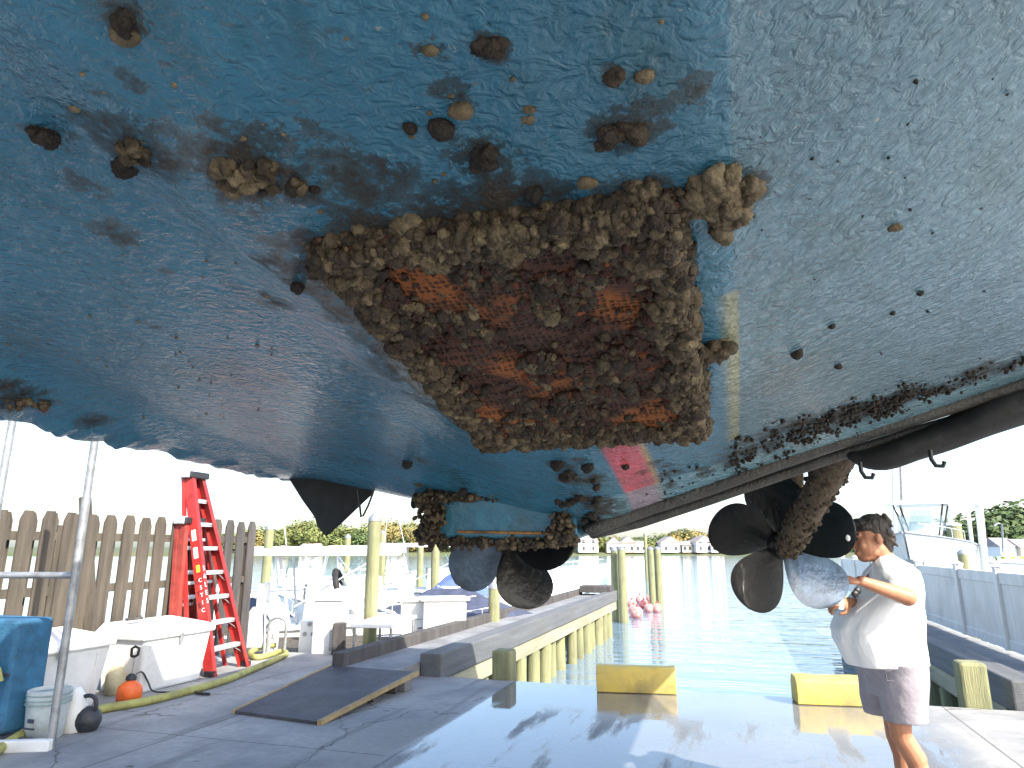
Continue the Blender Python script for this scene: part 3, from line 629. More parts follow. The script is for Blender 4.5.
def barn_mat():
    m = bpy.data.materials.new('barnacle_shell'); m.use_nodes = True; t, N, L, p = nodes(m)
    at = N('ShaderNodeAttribute'); at.attribute_name = 'tint'; cr = N('ShaderNodeValToRGB'); L(at.outputs['Fac'], cr.inputs[0]); e = cr.color_ramp
    e.elements[0].position = 0; e.elements[0].color = (.012, .009, .007, 1); e.elements[1].position = 1; e.elements[1].color = (.22, .06, .014, 1)
    for pos, c in ((.25, (.03, .02, .012)), (.5, (.09, .065, .036)), (.75, (.2, .155, .09)), (.86, (.05, .016, .01))):
        q = e.elements.new(pos); q.color = (*c, 1)
    tc = N('ShaderNodeTexCoord'); n = N('ShaderNodeTexNoise'); n.inputs['Scale'].default_value = 45; n.inputs['Detail'].default_value = 7; L(tc.outputs['Object'], n.inputs['Vector'])
    r = N('ShaderNodeMapRange'); r.inputs[1].default_value = .3; r.inputs[2].default_value = .7; r.inputs[3].default_value = .45; r.inputs[4].default_value = 1.25; L(n.outputs[0], r.inputs[0])
    mx = N('ShaderNodeMix'); mx.data_type = 'RGBA'; mx.blend_type = 'MULTIPLY'; mx.inputs[0].default_value = 1; L(cr.outputs[0], mx.inputs[6]); L(r.outputs[0], mx.inputs[7]); L(mx.outputs[2], p.inputs['Base Color'])
    p.inputs['Roughness'].default_value = .7; n2 = N('ShaderNodeTexNoise'); n2.inputs['Scale'].default_value = 160; n2.inputs['Detail'].default_value = 5; L(tc.outputs['Object'], n2.inputs['Vector'])
    bp = N('ShaderNodeBump'); bp.inputs['Strength'].default_value = 1; bp.inputs['Distance'].default_value = .006; L(n2.outputs[0], bp.inputs['Height']); L(bp.outputs[0], p.inputs['Normal'])
    return m
M['barn'] = barn_mat()
items = []; g = RNG
def tn(lo, hi): return float(g.uniform(lo, hi))
for k in range(13000):
    u, v = g.uniform(0, 1, 2); R = -.68 + .63 * u; D = .975 + .905 * v
    e = min(u, 1 - u, v * 1.7, (1 - v) * 1.1) ; nz = mn.noise(Vector((R * 7, D * 7, 1.3))) + .5 * mn.noise(Vector((R * 16, D * 16, 4)))
    # crowded on the rim and in rows across, thin in the middle
    rowp = .16 * math.sin(D * 16 + 3 * math.sin(R * 6)) + 1.3 * nz
    pr = 1.3 if e < .06 else (.95 if e < .13 and nz > -.2 else (.6 if rowp > .24 else .05))
    if g.uniform() > pr: continue
    big = g.uniform() < .05; r = (tn(.004, .0075) if g.uniform() < .68 else tn(.0075, .0105)) if not big else tn(.011, .016)
    if e >= .13 and rowp <= .2: r *= .6
    rim = e < .10
    tt = tn(.25, .7) if (rim or g.uniform() < .35) else (tn(.9, 1) if g.uniform() < .1 else tn(.12, .45) if g.uniform() < .6 else .86)
    items.append(((R, D, ph(D) - r * .25 - (tn(0, .014) if rim else 0)), r, big, tt))
for k in range(1500):                                               # sides of the plate
    s_ = k % 4; f = g.uniform()
    if s_ == 0: R, D = -.69, .99 + .9 * f
    elif s_ == 1: R, D = -.045, .99 + .9 * f
    elif s_ == 2: R, D = -.69 + .65 * f, .985
    else: R, D = -.69 + .65 * f, 1.895
    r = tn(.005, .0105); items.append(((R + tn(-.01, .01), D + tn(-.01, .01), ph(D) + tn(0, .03 + .06 * (D - 1))), r, False, tn(.25, .6)))
def group(px, py, n, sp_, rr, t0, t1, lst=items):
    p = hull_hit(px, py)
    for k in range(n): lst.append(((p[0] + g.normal() * sp_, p[1] + g.normal() * sp_, p[2] - .001 - abs(g.normal()) * sp_ * .5), tn(*rr), False, tn(t0, t1)))
for px, py in ((700, 192), (708, 200), (712, 188), (722, 190), (735, 205), (728, 215), (716, 182), (738, 190)): group(px, py, 16, .013, (.008, .014), .5, .75)
group(716, 348, 14, .016, (.01, .018), .35, .6); group(700, 352, 8, .012, (.01, .015), .35, .6)
for px, py, n in ((365, 235, 16), (380, 245, 14), (350, 240, 8), (410, 225, 8), (437, 240, 10), (480, 222, 10), (640, 190, 12), (655, 197, 10), (605, 205, 8), (395, 258, 10), (340, 262, 8), (315, 268, 8)): group(px, py, n, .012, (.009, .016), .15, .7)
crust('barnacle_crust', items, M['barn'], boat)
# stain-side growth elsewhere on the bottom
it2 = []
for px, py, n, s_, a, c_ in ((137, 150, 12, .012, .2, .6), (245, 180, 16, .018, .35, .75), (268, 165, 10, .012, .2, .6), (228, 172, 6, .01, .5, .75), (125, 165, 8, .01, .05, .2), (48, 137, 8, .012, .05, .2), (300, 183, 6, .01, .1, .6), (483, 158, 9, .009, .03, .2), (625, 130, 8, .018, .1, .4), (20, 398, 10, .02, .3, .8), (42, 404, 8, .012, .6, .95), (612, 72, 3, .004, .2, .4), (490, 48, 5, .008, .05, .3), (125, 18, 4, .006, .05, .2)):
    group(px, py, n, s_, (.005, .011), a, c_, it2)
for k in range(230):                                               # ragged growth line before the slings
    f = min(1, max(0, .42 + .26 * g.normal())); px = 735 + f * 290; py = 455 - f * 98 + g.normal() * (9 - 5 * f); group(px, py, int(2 + 3 * (1 - f)), .014, (.002, .0065), .03, .3, it2)
for k in range(50): group(640 + g.uniform() * 95, 465 + g.uniform() * 35, 1, .004, (.002, .006), .0, .2, it2)
for k in range(24): group(745 + g.uniform() * 270, 60 + g.uniform() * 320, 1, .003, (.001, .0032), .0, .25, it2)
for k in range(60): group(5 + g.uniform() ** 1.7 * 280, 335 + g.uniform() * 90, 1, .001, (.0015, .0034), .6, .78, it2)
for k in range(45): group(20 + g.uniform() * 700, 5 + g.uniform() * 330, 1, .003, (.0015, .0035), .55, .78, it2)
for k in range(14): group(558 + g.uniform() * 40, 470 + g.uniform() * 50, 2, .01, (.007, .014), .05, .3, it2)
crust('barnacle_growth', it2, M['barn'], boat)
# single oysters and mussels one can tell apart
def oyster(px, py, r, tint, flat=.55, nm='oyster'):
    p = hull_hit(px, py); q = (np.array(p) - np.array([0, 0, r * .3]))
    V = CL4[RNG.integers(0, 5)]; v = I4 * (.55 + .45 * np.linalg.norm(V, axis=1))[:, None] * np.array([r, r * .85, r * flat]) + q
    me = bpy.data.meshes.new(nm); me.from_pydata((v - np.array(bb)).tolist(), [], F4.tolist()); me.polygons.foreach_set('use_smooth', [True] * len(F4))
    a = me.attributes.new('tint', 'FLOAT', 'POINT'); a.data.foreach_set('value', np.full(len(v), tint, np.float32)); me.materials.append(M['barn'])
    o = bpy.data.objects.new(nm, me); C.objects.link(o); o.parent = boat; return o
for px, py, r in ((127, 33, .017), (462, 109, .016), (530, 108, .008), (529, 118, .009), (588, 181, .014), (430, 49, .009), (645, 75, .012), (267, 295, .008), (75, 108, .007), (895, 226, .012), (240, 180, .013), (137, 157, .014), (265, 163, .009)): oyster(px, py, r, .66)
for px, py, r in ((441, 125, .016), (483, 157, .015), (535, 190, .014), (298, 285, .013), (410, 126, .009), (50, 134, .014), (127, 168, .014), (315, 187, .009), (797, 352, .013), (838, 365, .009), (892, 312, .006), (920, 292, .007), (832, 325, .007), (558, 462, .022), (408, 462, .02), (565, 475, .02), (588, 465, .02), (625, 465, .012)): oyster(px, py, r, .07, 1.1, 'mussel')

# fouled keel block hanging ahead of the port propeller
kb = []
p0 = atD(444, 541, 3.0); p1 = atD(581, 541, 3.0); zb = p0[2]; zt = atD(500, 497, 3.0)[2]
b = MB(); sec = []
for R, zz in ((p0[0], 0), (p0[0] + .03, -.0), ((p0[0] + p1[0]) / 2, -.012), (p1[0] - .05, .0), (p1[0], .01)):
    sec.append([(R, 2.9, zt + .2), (R, 2.9, zt - .01), (R, 2.93, zb + .02 + zz), (R, 3.0, zb + zz), (R, 3.25, zb + .02 + zz), (R, 3.5, zb + .12), (R, 3.6, zt + .2)])
b.loft(sec)
def blk(): 
    m = mat('blue_keel_paint', (.05, .21, .32), .35, vs=7, col2=(.04, .13, .2), bump=.5, bs=30, dirt=.5, coat=.2); return m
M['kblue'] = blk(); b.build('keel_block', M['kblue'], boat, smooth=True, bevel=.008)
b = MB(); b.tube([(p0[0] + .1, 2.925, zb + .04), (p1[0] - .12, 2.925, zb + .03)], .012, 8, .6); b.build('rust_strip', mat('rust_orange', (.4, .2, .06), .8, vs=25, col2=(.12, .07, .04), bump=.5), boat)
it3 = []
w_ = p1[0] - p0[0]
for k in range(1500):
    s_ = g.uniform()
    if s_ < .4: c = (p0[0] - .02 + g.normal() * .03, 2.92 + g.normal() * .05, zb - .01 + g.uniform() * (zt - zb) * 1.0)
    elif s_ < .65: c = (p0[0] + g.uniform() * w_, 2.92 + g.uniform() * .1, zb - .004 + g.normal() * .008)
    elif s_ < .88: c = (p0[0] - .06 + g.uniform() ** 1.4 * w_ * .75, 2.88 + g.normal() * .02, zt + g.normal() * .012)
    else: c = (p1[0] - .06 + g.normal() * .025, 2.9 + g.normal() * .03, zb + g.uniform() * (zt - zb) * 1.1)
    it3.append((c, tn(.004, .012), False, tn(.08, .6) if g.uniform() < .8 else tn(.5, .7)))
for k in range(26):
    f = k / 25; it3.append(((p0[0] - .03 - .10 * g.uniform(), 2.93, zt - .01 + g.normal() * .012), tn(.01, .018), False, tn(.1, .4)))
for k in range(14):
    x = p0[0] + g.uniform(-.05, .5); 
    for q in range(3): it3.append(((x + g.normal() * .003, 2.93, zb - .014 - q * .012), .011 - q * .002, False, tn(.05, .4)))
crust('keel_growth', it3, M['barn'], boat)

# propellers
def blade(parent, c, ang, Rr, tilt, m, face, w=.56, pitch=32):
    """one blade: outline swept along the radius, twisted about it; propeller axis along +D"""
    b = MB(); n = 26; rings = []
    ax = Vector((0, 1, 0)); rd = Vector((math.cos(ang), 0, math.sin(ang))); tg = Vector((-math.sin(ang), 0, math.cos(ang)))
    for i in range(n + 1):
        s_ = 1 - (1 - i / n) ** 1.5; r = .12 * Rr + s_ * .88 * Rr
        c_ = Rr * w * (.22 + .78 * math.sin(math.pi * min(1, s_ * .62 + .03)) ** .9) if s_ < .62 else 0
        if s_ >= .0:
            prof = (.30 + 1.0 * s_ - .0) if s_ < .45 else 0
        # smooth egg-shaped outline
        c_ = Rr * w * ((.34 + .66 * math.sin(math.pi / 2 * s_ / .58)) if s_ < .58 else math.sqrt(max(.004, 1 - ((s_ - .58) / .421) ** 2)))
        pa = R_(pitch + 18 * (1 - s_)); cdir = tg * math.cos(pa) + ax * math.sin(pa); nn = rd.cross(cdir).normalized()
        th = Rr * .055 * (1 - s_) + .006; rg_ = []; skew = tg * (.10 * Rr * s_ * s_)
        for j in range(16):
            u = math.cos(2 * math.pi * j / 16); v_ = math.sin(2 * math.pi * j / 16)
            cam_ = .05 * Rr * (1 - u * u)
            rg_.append(Vector(c) + rd * r + skew + cdir * (u * c_ * .5) + nn * (v_ * th * .5 * math.sqrt(max(0, 1 - u * u * .8)) + cam_ * .5) + ax * (-tilt * s_ * .05))
        rings.append(rg_)
    b.loft(rings); return b.build('blade', m, parent, smooth=True)
def prop(px, py, D, Rr, angs, blues, nm, w=.98):
    c = atD(px, py, D)
    b = MB(); b.lathe(c, [(.02, -.13), (.055, -.11), (.075, -.05), (.08, .03), (.07, .1), (.045, .15), (.015, .18)], 20, 'y'); h = b.build('propeller', M['bronze'], boat, smooth=True)
    if nm: h['label'] = nm
    for k, a in enumerate(angs): blade(h, c, R_(a), Rr, 0, M['bronze_lit'] if k in blues else M['bronze'], 0, w=w)
    return c
cR = prop(782, 545, 4.05, .385, (158, 232, 308, 16, 92), (2,), 'starboard propeller with five broad blades, the lower right one blue-grey')
cL = prop(508, 541, 4.15, .43, (210, 290, 350, 70, 142), (0,), 'port propeller with its blades showing below the fouled keel block', .84)
b = MB(); b.ell(atD(848, 538, 3.86), (.011, .006, .016)); b.build('hole_light_spot', M['gel'], boat, smooth=True)  # white disc standing in for light through a hole in the blade
b = MB(); s0 = atD(787, 548, 3.95); s1 = atD(832, 468, 3.35); s2 = s1 + (s1 - s0) * .35; b.tube([s0, s0.lerp(s1, .5), s1, s2], [.062, .068, .072, .075], 20); b.build('propeller_shaft', M['fouled'], boat, smooth=True)
it4 = []
for k in range(260):
    f = g.uniform(0, 1.1); p = s0.lerp(s1, f); a = g.uniform(0, 6.28); d = (s1 - s0).normalized(); x = d.orthogonal().normalized(); y = d.cross(x); q = p + (x * math.cos(a) + y * math.sin(a)) * .068
    it4.append((tuple(q), tn(.004, .011), False, tn(.2, .55)))
crust('shaft_growth', it4, M['barn'], boat)
b = MB(); s0 = cL + Vector((0, -.1, 0)); b.tube([s0, s0 + Vector((0, -1.2, .3))], [.06, .07], 16); b.build('propeller_shaft', M['fouled'], boat, smooth=True)
for (px, py, px2, py2) in ((785, 530, 783, 470), (793, 530, 792, 470)):
    a_ = atD(px, py, 4.25); c_ = atD(px2, py2 - 25, 4.25); b = MB(); b.beam(a_, c_, .03, .12); b.build('strut', M['fouled'], boat, bevel=.008)
b = MB(); b.beam(cL + Vector((0, .1, 0)), cL + Vector((0, .1, .62)), .03, .12); b.build('strut', M['fouled'], boat)
# ---------------------------------------------------------------- lifting slings and their pads
def sling(nm_lab, D, off, r, px_pts):
    pts = [Vector((2.35, D, EYE + 3.2)), Vector((2.3, D, EYE + 1.3))]
    key = [atD(px, py, D) for px, py in px_pts]
    key = sorted(key, key=lambda p: -p[0])
    pts.append(Vector((2.16, D, key[0][2] + (2.16 - key[0][0]) * .36)))
    pts += key
    lo = key[-1]; pts += [lo + Vector((-.03, .22, .03)), lo + Vector((-.12, .8, .2)), Vector((-1.5, D + .9, EYE + .62)), Vector((-2.3, D + .6, EYE + .55)), Vector((-2.5, D + .1, EYE + .8)), Vector((-2.62, D + .1, EYE + 3.2))]
    fine = []
    for a, b_ in zip(pts, pts[1:]):
        for k in range(6): fine.append(a.lerp(b_, k / 6))
    fine.append(pts[-1])
    b = MB(); b.tube(fine, r, 14, .75)
    o = b.build('lifting_sling', M['strap'], None, base=(0, D, EYE), smooth=True); return tag(o, nm_lab, 'sling', 'lifting slings')
sling('thicker grey lifting sling tight against the hull, upper of the two', 2.93, .0, .040, [(592, 529), (650, 508), (710, 488), (780, 462), (850, 438), (920, 416), (1024, 383)])
sling('thinner dark lifting sling hanging just below the thicker one', 3.02, -.014, .028, [(594, 534), (640, 523), (710, 500), (780, 476), (850, 452), (920, 430), (1024, 400)])
# black canvas pad on the starboard run
cp_ = [(846, 455, 3), (858, 459, 8), (875, 460, 12), (893, 455, 15), (915, 446, 15), (940, 438, 15), (965, 426, 19), (990, 415, 21), (1024, 404, 20), (1060, 390, 20), (1100, 375, 20)]
rings = []
for i, (px, py, r) in enumerate(cp_):
    c = atD(px, py, 3.0); q = atD(px, py + r, 3.0); h = abs(c[2] - q[2]); rg_ = []
    for j in range(18):
        a = 2 * math.pi * j / 18; wv = 1 + .16 * mn.noise(Vector((i * .9, math.cos(a) * 1.4, math.sin(a) * 1.4)))
        rg_.append(c + Vector((0, math.cos(a) * h * 1.5 * wv, math.sin(a) * h * wv)))
    rings.append(rg_)
pad = thing('sling_pad', 'black canvas pad wrapped round the slings under the starboard side, hook dangling', 'sling pad', atD(940, 438, 3.0))
b = MB(); b.loft(rings); b.build('canvas', M['canvas'], pad, smooth=True, subs=1)
for (x, y) in ((860, 462), (930, 450)):
    c = atD(x, y, 2.9); b = MB(); b.tube([c, c + Vector((0, 0, -.035)), c + Vector((.012, 0, -.06)), c + Vector((.035, 0, -.062)), c + Vector((.042, 0, -.045))], .008, 8); b.build('hook', M['black'], pad, smooth=True)
# black triangular flap of the port pad
fl = thing('canvas_flap', 'black triangular canvas flap hanging below the port side of the hull', 'canvas flap', atD(330, 490, 3.08))
pts = [atD(x, y, 3.06 + d) for x, y, d in ((284, 468, 0), (291, 481, 0), (303, 500, .01), (316, 518, .0), (318, 526, .01), (326, 536, .0), (340, 524, -.01), (356, 509, 0), (373, 493, .01), (380, 480, 0), (330, 462, 0))]
b = MB(); b.poly(pts, .022, (0, 1, 0)); b.build('canvas', M['canvas'], fl, bevel=.004)
pt = [atD(x, y, 3.0) for x, y in ((358, 490), (360, 508), (361, 517), (363, 516), (368, 506), (373, 493), (374, 486))]; b = MB(); b.tube(pt, .0055, 8); b.build('tie_cord', M['black'], fl, smooth=True)

# ---------------------------------------------------------------- left side: fence, ladders, boxes
ft = thing('picket_fence', 'weathered grey-brown shadowbox picket fence along the left of the yard', 'fence', (-7.1, 7, 0))
def fx(D): return -7.08 - (D - 5) * .01
NP = 22; D0, D1 = 3.3, 9.05; stp = (D1 - D0) / NP
for k in range(NP + 1):
    D = D0 + k * stp; front = True; wv = random.uniform(-.02, .02)
    def picket(x, D, hgt, wd):
        b = MB(); hw = wd / 2; l = random.uniform(-.012, .012)
        pf = [(x, D - hw, .08), (x, D + hw, .08), (x, D + hw + l, hgt - .09), (x, D + hw * .55 + l, hgt), (x, D - hw * .55 + l, hgt), (x, D - hw + l, hgt - .09)]
        b.poly(pf, .022, (1, 0, 0)); return b.build('picket', M['fence_wood'] if D < 8.4 else M['dark_wood'], ft)
    picket(fx(D) + .06 + random.uniform(-.004, .004), D, 1.95 + wv, .165)
    if k < NP: picket(fx(D) - .06, D + stp / 2, 1.94 + wv, .14)
for z in (.4, 1.1, 1.68):
    b = MB(); b.beam((fx(D0), D0 - .1, z), (fx(D1), D1 + .1, z), .09, .09); b.build('rail', M['fence_wood'], ft)
for D in (3.4, 5.8, 8.2, 9.0):
    b = MB(); b.box((fx(D) - .0, D + .02, .9), (.09, .09, 1.8)); b.build('post', M['fence_wood'], ft)
a0 = W2S(onz(127, 672, .0)); b = MB(); p = W(101, 625, 7.7); q = W(85, 497, 8.0)
lt_ = tag(MB().beam(W2S(p) + Vector((0, 0, -.6)), W2S(q), .1, .1).build('loose_plank', M['fence_wood'], None, base=(-6.9, 6.0, 0)), 'loose weathered board leaning slanted against the picket fence', 'plank')

def text_mesh(txt, size, th=.002):
    cu = bpy.data.curves.new('t', 'FONT'); cu.body = txt; cu.size = size; cu.extrude = th; cu.align_x = 'CENTER'; cu.align_y = 'CENTER'
    o = bpy.data.objects.new('t', cu); C.objects.link(o); dg = bpy.context.evaluated_depsgraph_get(); me = bpy.data.meshes.new_from_object(o.evaluated_get(dg)); bpy.data.objects.remove(o); return me
def letters(name, txt, size, p, dn, nrm, step, m, parent):
    """letters stacked down a rail: p = first letter centre (slip), dn = down the rail, nrm = outward"""
    nrm = Vector(nrm).normalized(); dn = Vector(dn).normalized(); right = nrm.cross(-dn).normalized() * -1
    b = MB()
    for i, ch in enumerate(txt):
        me = text_mesh(ch, size); c = Vector(p) + dn * step * i
        # right-handed frame: x right as read from outside
        xr = (-dn).cross(nrm).normalized()
        vs = [c + xr * v.co.x + (-dn) * v.co.y + nrm * (v.co.z + .002) for v in me.vertices]
        b.add(vs, [tuple(f.vertices) for f in me.polygons]); bpy.data.meshes.remove(me)
    return b.build(name, m, parent)
def ladder(nm, label, foot0, foot1, top, H, nst, m, lean_back, wtop, txt=False):
    """foot0/foot1: front feet (slip), top: centre of the cap"""
    t = thing('step_ladder', label, 'ladder', ((foot0[0] + foot1[0]) / 2, (foot0[1] + foot1[1]) / 2, 0))
    f0, f1, tp = Vector(foot0), Vector(foot1), Vector(top); d = (f1 - f0).normalized()
    t0, t1 = tp - d * wtop / 2, tp + d * wtop / 2
    out = Vector((d.y, -d.x, 0)) # outward = towards +R
    rails = []
    for a, b_ in ((f0, t0), (f1, t1)):
        b = MB(); up = (b_ - a).normalized(); dep = .13
        # channel: web plus two flanges
        s_ = -1 if a == f0 else 1; y = d * s_
        b.beam(a, b_, .012, dep, up=out); b.beam(a + out * dep / 2 - y * .032, b_ + out * dep / 2 - y * .032, .07, .008, up=out); b.beam(a - out * dep / 2 - y * .032, b_ - out * dep / 2 - y * .032, .07, .008, up=out)
        rl = b.build('side_rail', m, t); rails.append(rl)
        b = MB(); b.box(a + Vector((0, 0, .035)), (.11, .075, .07)); b.build('foot', M['black'], rl)
    b = MB(); b.box(tp + Vector((0, 0, .03)), (.2, (t1 - t0).length + .08, .09)); b.build('top_cap', M['black'], t, bevel=.015)
    b = MB(); b.box(tp + Vector((0, -(t1 - t0).length / 2 - .02, .035)), (.16, .09, .1)); b.build('cap_bracket', M['alu'], t, bevel=.01)
    for k in range(1, nst + 1):
        f = k / (nst + 1); a, b_ = f0.lerp(t0, f), f1.lerp(t1, f); b = MB(); b.beam(a, b_, .1, .03, up=(0, 0, 1)); b.beam(a + out * .04 - Vector((0, 0, .018)), b_ + out * .04 - Vector((0, 0, .018)), .006, .035)
        s = b.build('step', M['alu'], t)
        if k <= 4:
            b = MB(); c = a.lerp(b_, .75); e = f1.lerp(t1, f - .05); b.beam(c - Vector((0, 0, .02)), e, .02, .006); b.build('step_brace', M['alu'], s); b = MB(); c = a.lerp(b_, .25); e = f0.lerp(t0, f - .05); b.beam(c - Vector((0, 0, .02)), e, .02, .006); b.build('step_brace', M['alu'], s)
    g0, g1 = f0 - out * lean_back, f1 - out * lean_back
    for a, b_ in ((g0, t0 - out * .07), (g1, t1 - out * .07)): b = MB(); b.beam(a, b_, .03, .05, up=out); b.build('rear_leg', m, t)
    for k in range(1, 4):
        f = k / 4.5; b = MB(); b.beam(g0.lerp(t0 - out * .07, f), g1.lerp(t1 - out * .07, f), .03, .04); b.build('rear_brace', M['dark_wood'] if k == 1 else M['alu'], t)
    if txt:
        up = (t0 - f0).normalized()
        pf = out; dep = .13; L0 = (t0 - f0).length
        letters('white_lettering', 'SALES', .085, f0 + up * L0 * .52 + out * .0715 + d * .022, -up, out, .105, M['gel'], rails[0])
        letters('white_lettering', 'CSTIC', .07, f0 + up * L0 * .46 - d * .0075 + out * .024, -up, -d, .095, M['gel'], rails[0])
        letters('black_lettering', 'CTS', .085, f0 + up * L0 * .45 - d * .0075 - out * .022, -up, -d, .15, M['black'], rails[0])
        for q, mm in ((.66, 'gel'), (.57, 'gel')):
            b = MB(); b.beam(f0 + up * L0 * q - d * .009, f0 + up * L0 * (q + .055) - d * .009, .002, .06, up=out); b.build('safety_label', M[mm], rails[0])
        b = MB(); b.beam(f0 + up * L0 * .5 - d * .0095 + out * .01, f0 + up * L0 * .535 - d * .0095 + out * .01, .002, .05, up=out); b.build('safety_label', mat('yellow_sticker', (.8, .6, .05), .5), rails[0])
    return t
ladder('', 'tall red fibreglass step ladder with aluminium steps leaning at the end of the picket fence', (-6.30, 7.5, 0), (-6.40, 8.3, 0), (-7.02, 7.68, 2.50), 2.5, 7, M['red'], .3, .28, True)
ladder('', 'shorter faded red ladder standing just behind the tall one', (-6.84, 7.4, 0), (-6.84, 7.86, 0), (-6.94, 7.6, 1.88), 1.9, 5, M['red2'], .02, .3)

def dock_box(label, R0, R1, D0, D1, h, latch=True):
    t = thing('dock_box', label, 'storage box', ((R0 + R1) / 2, (D0 + D1) / 2, 0), group='white dock boxes')
    c = Vector(((R0 + R1) / 2, (D0 + D1) / 2, 0)); w_, l = R1 - R0, D1 - D0
    b = MB(); n = []
    b.box(c + Vector((-.0, 0, h * .4)), (w_, l, h * .8), taper=.86); b.build('body', M['dockbox'], t, bevel=.025)
    b = MB(); z = h * .8; e = .035
    a = [(c.x - w_ / 2 - e, D0 - e), (c.x + w_ / 2 + e, D0 - e), (c.x + w_ / 2 + e, D1 + e), (c.x - w_ / 2 - e, D1 + e)]
    k = [(c.x - w_ / 2 + .02, D0 + .03), (c.x + w_ / 2 - .05, D0 + .03), (c.x + w_ / 2 - .05, D1 - .03), (c.x - w_ / 2 + .02, D1 - .03)]
    b.loft([[(x, y, z - .015) for x, y in a], [(x, y, z + .055) for x, y in a], [(x, y, z + .055 + (.1 if i in (0, 3) else .04)) for i, (x, y) in enumerate(k)]]); b.build('lid', M['dockbox'], t, bevel=.018)
    b = MB(); b.box((R1 + .04, c.y, z - .03), (.012, .05, .1)); la = b.build('latch', M['steel'], t, bevel=.004)
    for yy in (D0 + .12, D1 - .14): b = MB(); b.box((R1 - .02, yy, h * .42), (.012, .035, h * .58), M=Matrix.Rotation(R_(6), 3, 'Y')); b.build('corner_rib', M['dockbox'], t, bevel=.004)
    return t
dock_box('white dock box nearest the blue foam pad, left of the two', -6.9, -6.22, 4.7, 5.9, .74)
dock_box('white dock box beside the red ladder, right of the two', -6.9, -6.25, 6.35, 7.4, .72)
p = Vector((-6.62, 6.55, .72)); tag(MB().box(p + Vector((0, 0, .045)), (.05, .22, .03)).box(p + Vector((0, .06, .065)), (.04, .05, .03)).build('utility_knife', M['dark_wood'], None, base=p, bevel=.008), 'small grey tool lying on the lid of the right dock box', 'tool')

# yellow-green hose
hp = [(-16, 758, 0), (30, 730, 0), (62, 719, 0), (100, 709, 0), (150, 700, 0), (190, 690, 0), (225, 680, 0), (255, 668, 0), (276, 659, 0), (286, 654, .0), (282, 651, .0), (268, 655, 0), (256, 657, 0), (250, 654, .02), (262, 650, .05), (276, 649, .06)]
pts = [W2S(onz(x, y, .045)) for x, y, z in hp]; pts = [Vector((p[0], p[1], .042 + hp[i][2])) for i, p in enumerate(pts)]
def smooth_path(pts, n=6):
    out = []
    for i in range(len(pts) - 1):
        p0, p1, p2, p3 = pts[max(i - 1, 0)], pts[i], pts[i + 1], pts[min(i + 2, len(pts) - 1)]
        for k in range(n):
            t = k / n; out.append(.5 * ((2 * p1) + (p2 - p0) * t + (2 * p0 - 5 * p1 + 4 * p2 - p3) * t * t + (3 * p1 - p0 - 3 * p2 + p3) * t ** 3))
    return out + [pts[-1]]
tag(MB().tube(smooth_path(pts), .04, 12).build('hose', M['hose'], None, base=(-6, 6.5, 0), smooth=True), 'thick yellow-green hose lying along the concrete in front of the dock boxes', 'hose')

# kettlebell
p = W2S(onz(78, 733, 0)); k = thing('kettlebell', 'black iron kettlebell standing on the concrete in front of the left dock box', 'kettlebell', (p[0], p[1] + .08, 0))
b = MB(); b.lathe((0, 0, 0), [(.05, 0), (.085, .01), (.108, .06), (.11, .1), (.095, .15), (.06, .185), (.02, .2)], 24); b.build('ball', M['iron'], k, 'local', smooth=True)
b = MB(); pts = [(-.062, -.02, .14), (-.075, -.02, .2), (-.065, -.02, .255), (-.03, -.02, .285), (.03, -.02, .285), (.065, -.02, .255), (.075, -.02, .2), (.062, -.02, .14)]; b.tube(smooth_path([Vector(q) for q in pts], 4), .018, 12); b.build('handle', M['iron'], k, 'local', smooth=True)
k.rotation_euler[2] = R_(-5)
# orange sprayer
p = W2S(onz(120, 706, 0)); s = thing('pump_sprayer', 'orange tank pump sprayer with wand lying on the concrete before the dock boxes', 'sprayer', (p[0], p[1] + .1, 0))
b = MB(); b.lathe((0, 0, 0), [(.105, 0), (.118, .015), (.12, .12), (.112, .17), (.075, .205), (.045, .22), (.04, .235)], 24); b.build('tank', M['orange'], s, 'local', smooth=True)
b = MB(); b.lathe((0, 0, .23), [(.05, 0), (.052, .03), (.035, .05), (.02, .06)], 16); b.build('cap', M['black'], s, 'local', smooth=True)
b = MB(); b.tube([(0, 0, .28), (.01, 0, .46)], .006, 8); b.build('pump_rod', M['steel'], s, 'local', smooth=True)
b = MB(); b.tube([(-.035, 0, .46), (-.04, 0, .53), (.0, 0, .555), (.055, 0, .54), (.05, 0, .475), (.01, 0, .455), (-.035, 0, .46)], .014, 8); b.build('handle', M['black'], s, 'local', smooth=True)
hz = [(134, 676, .26), (142, 672, .24), (148, 682, .12), (153, 691, .03), (168, 692, .02), (185, 690, .02), (205, 694, .02)]
pts = []
for x, y, z in hz: q = W2S(onz(x, y, z)); pts.append(Vector(q))
base_y = p[1] + .1
b = MB(); b.tube(smooth_path(pts, 5), .009, 8); b.build('spray_hose', M['black'], s, smooth=True)
q0 = Vector(W2S(onz(196, 693, .02))); q1 = Vector(W2S(onz(210, 694, .02))); q2 = Vector(W2S(onz(243, 692, .02)))
b = MB(); b.tube([q0, q1], .015, 8); b.build('grip', M['black'], s, smooth=True); b = MB(); b.tube([q1, q2], .005, 8); b.build('wand', M['steel'], s, smooth=True)
# tan jug between boxes
p = W2S(onz(109, 698, 0)); tag(MB().lathe((p[0] - .1, p[1] + .15, 0), [(.08, 0), (.1, .02), (.1, .2), (.06, .27), (.03, .3)], 18).build('jug', mat('tan_jug', (.5, .45, .3), .5), None, base=(p[0] - .1, p[1] + .15, 0), smooth=True), 'tan plastic jug tucked between the two dock boxes', 'jug')

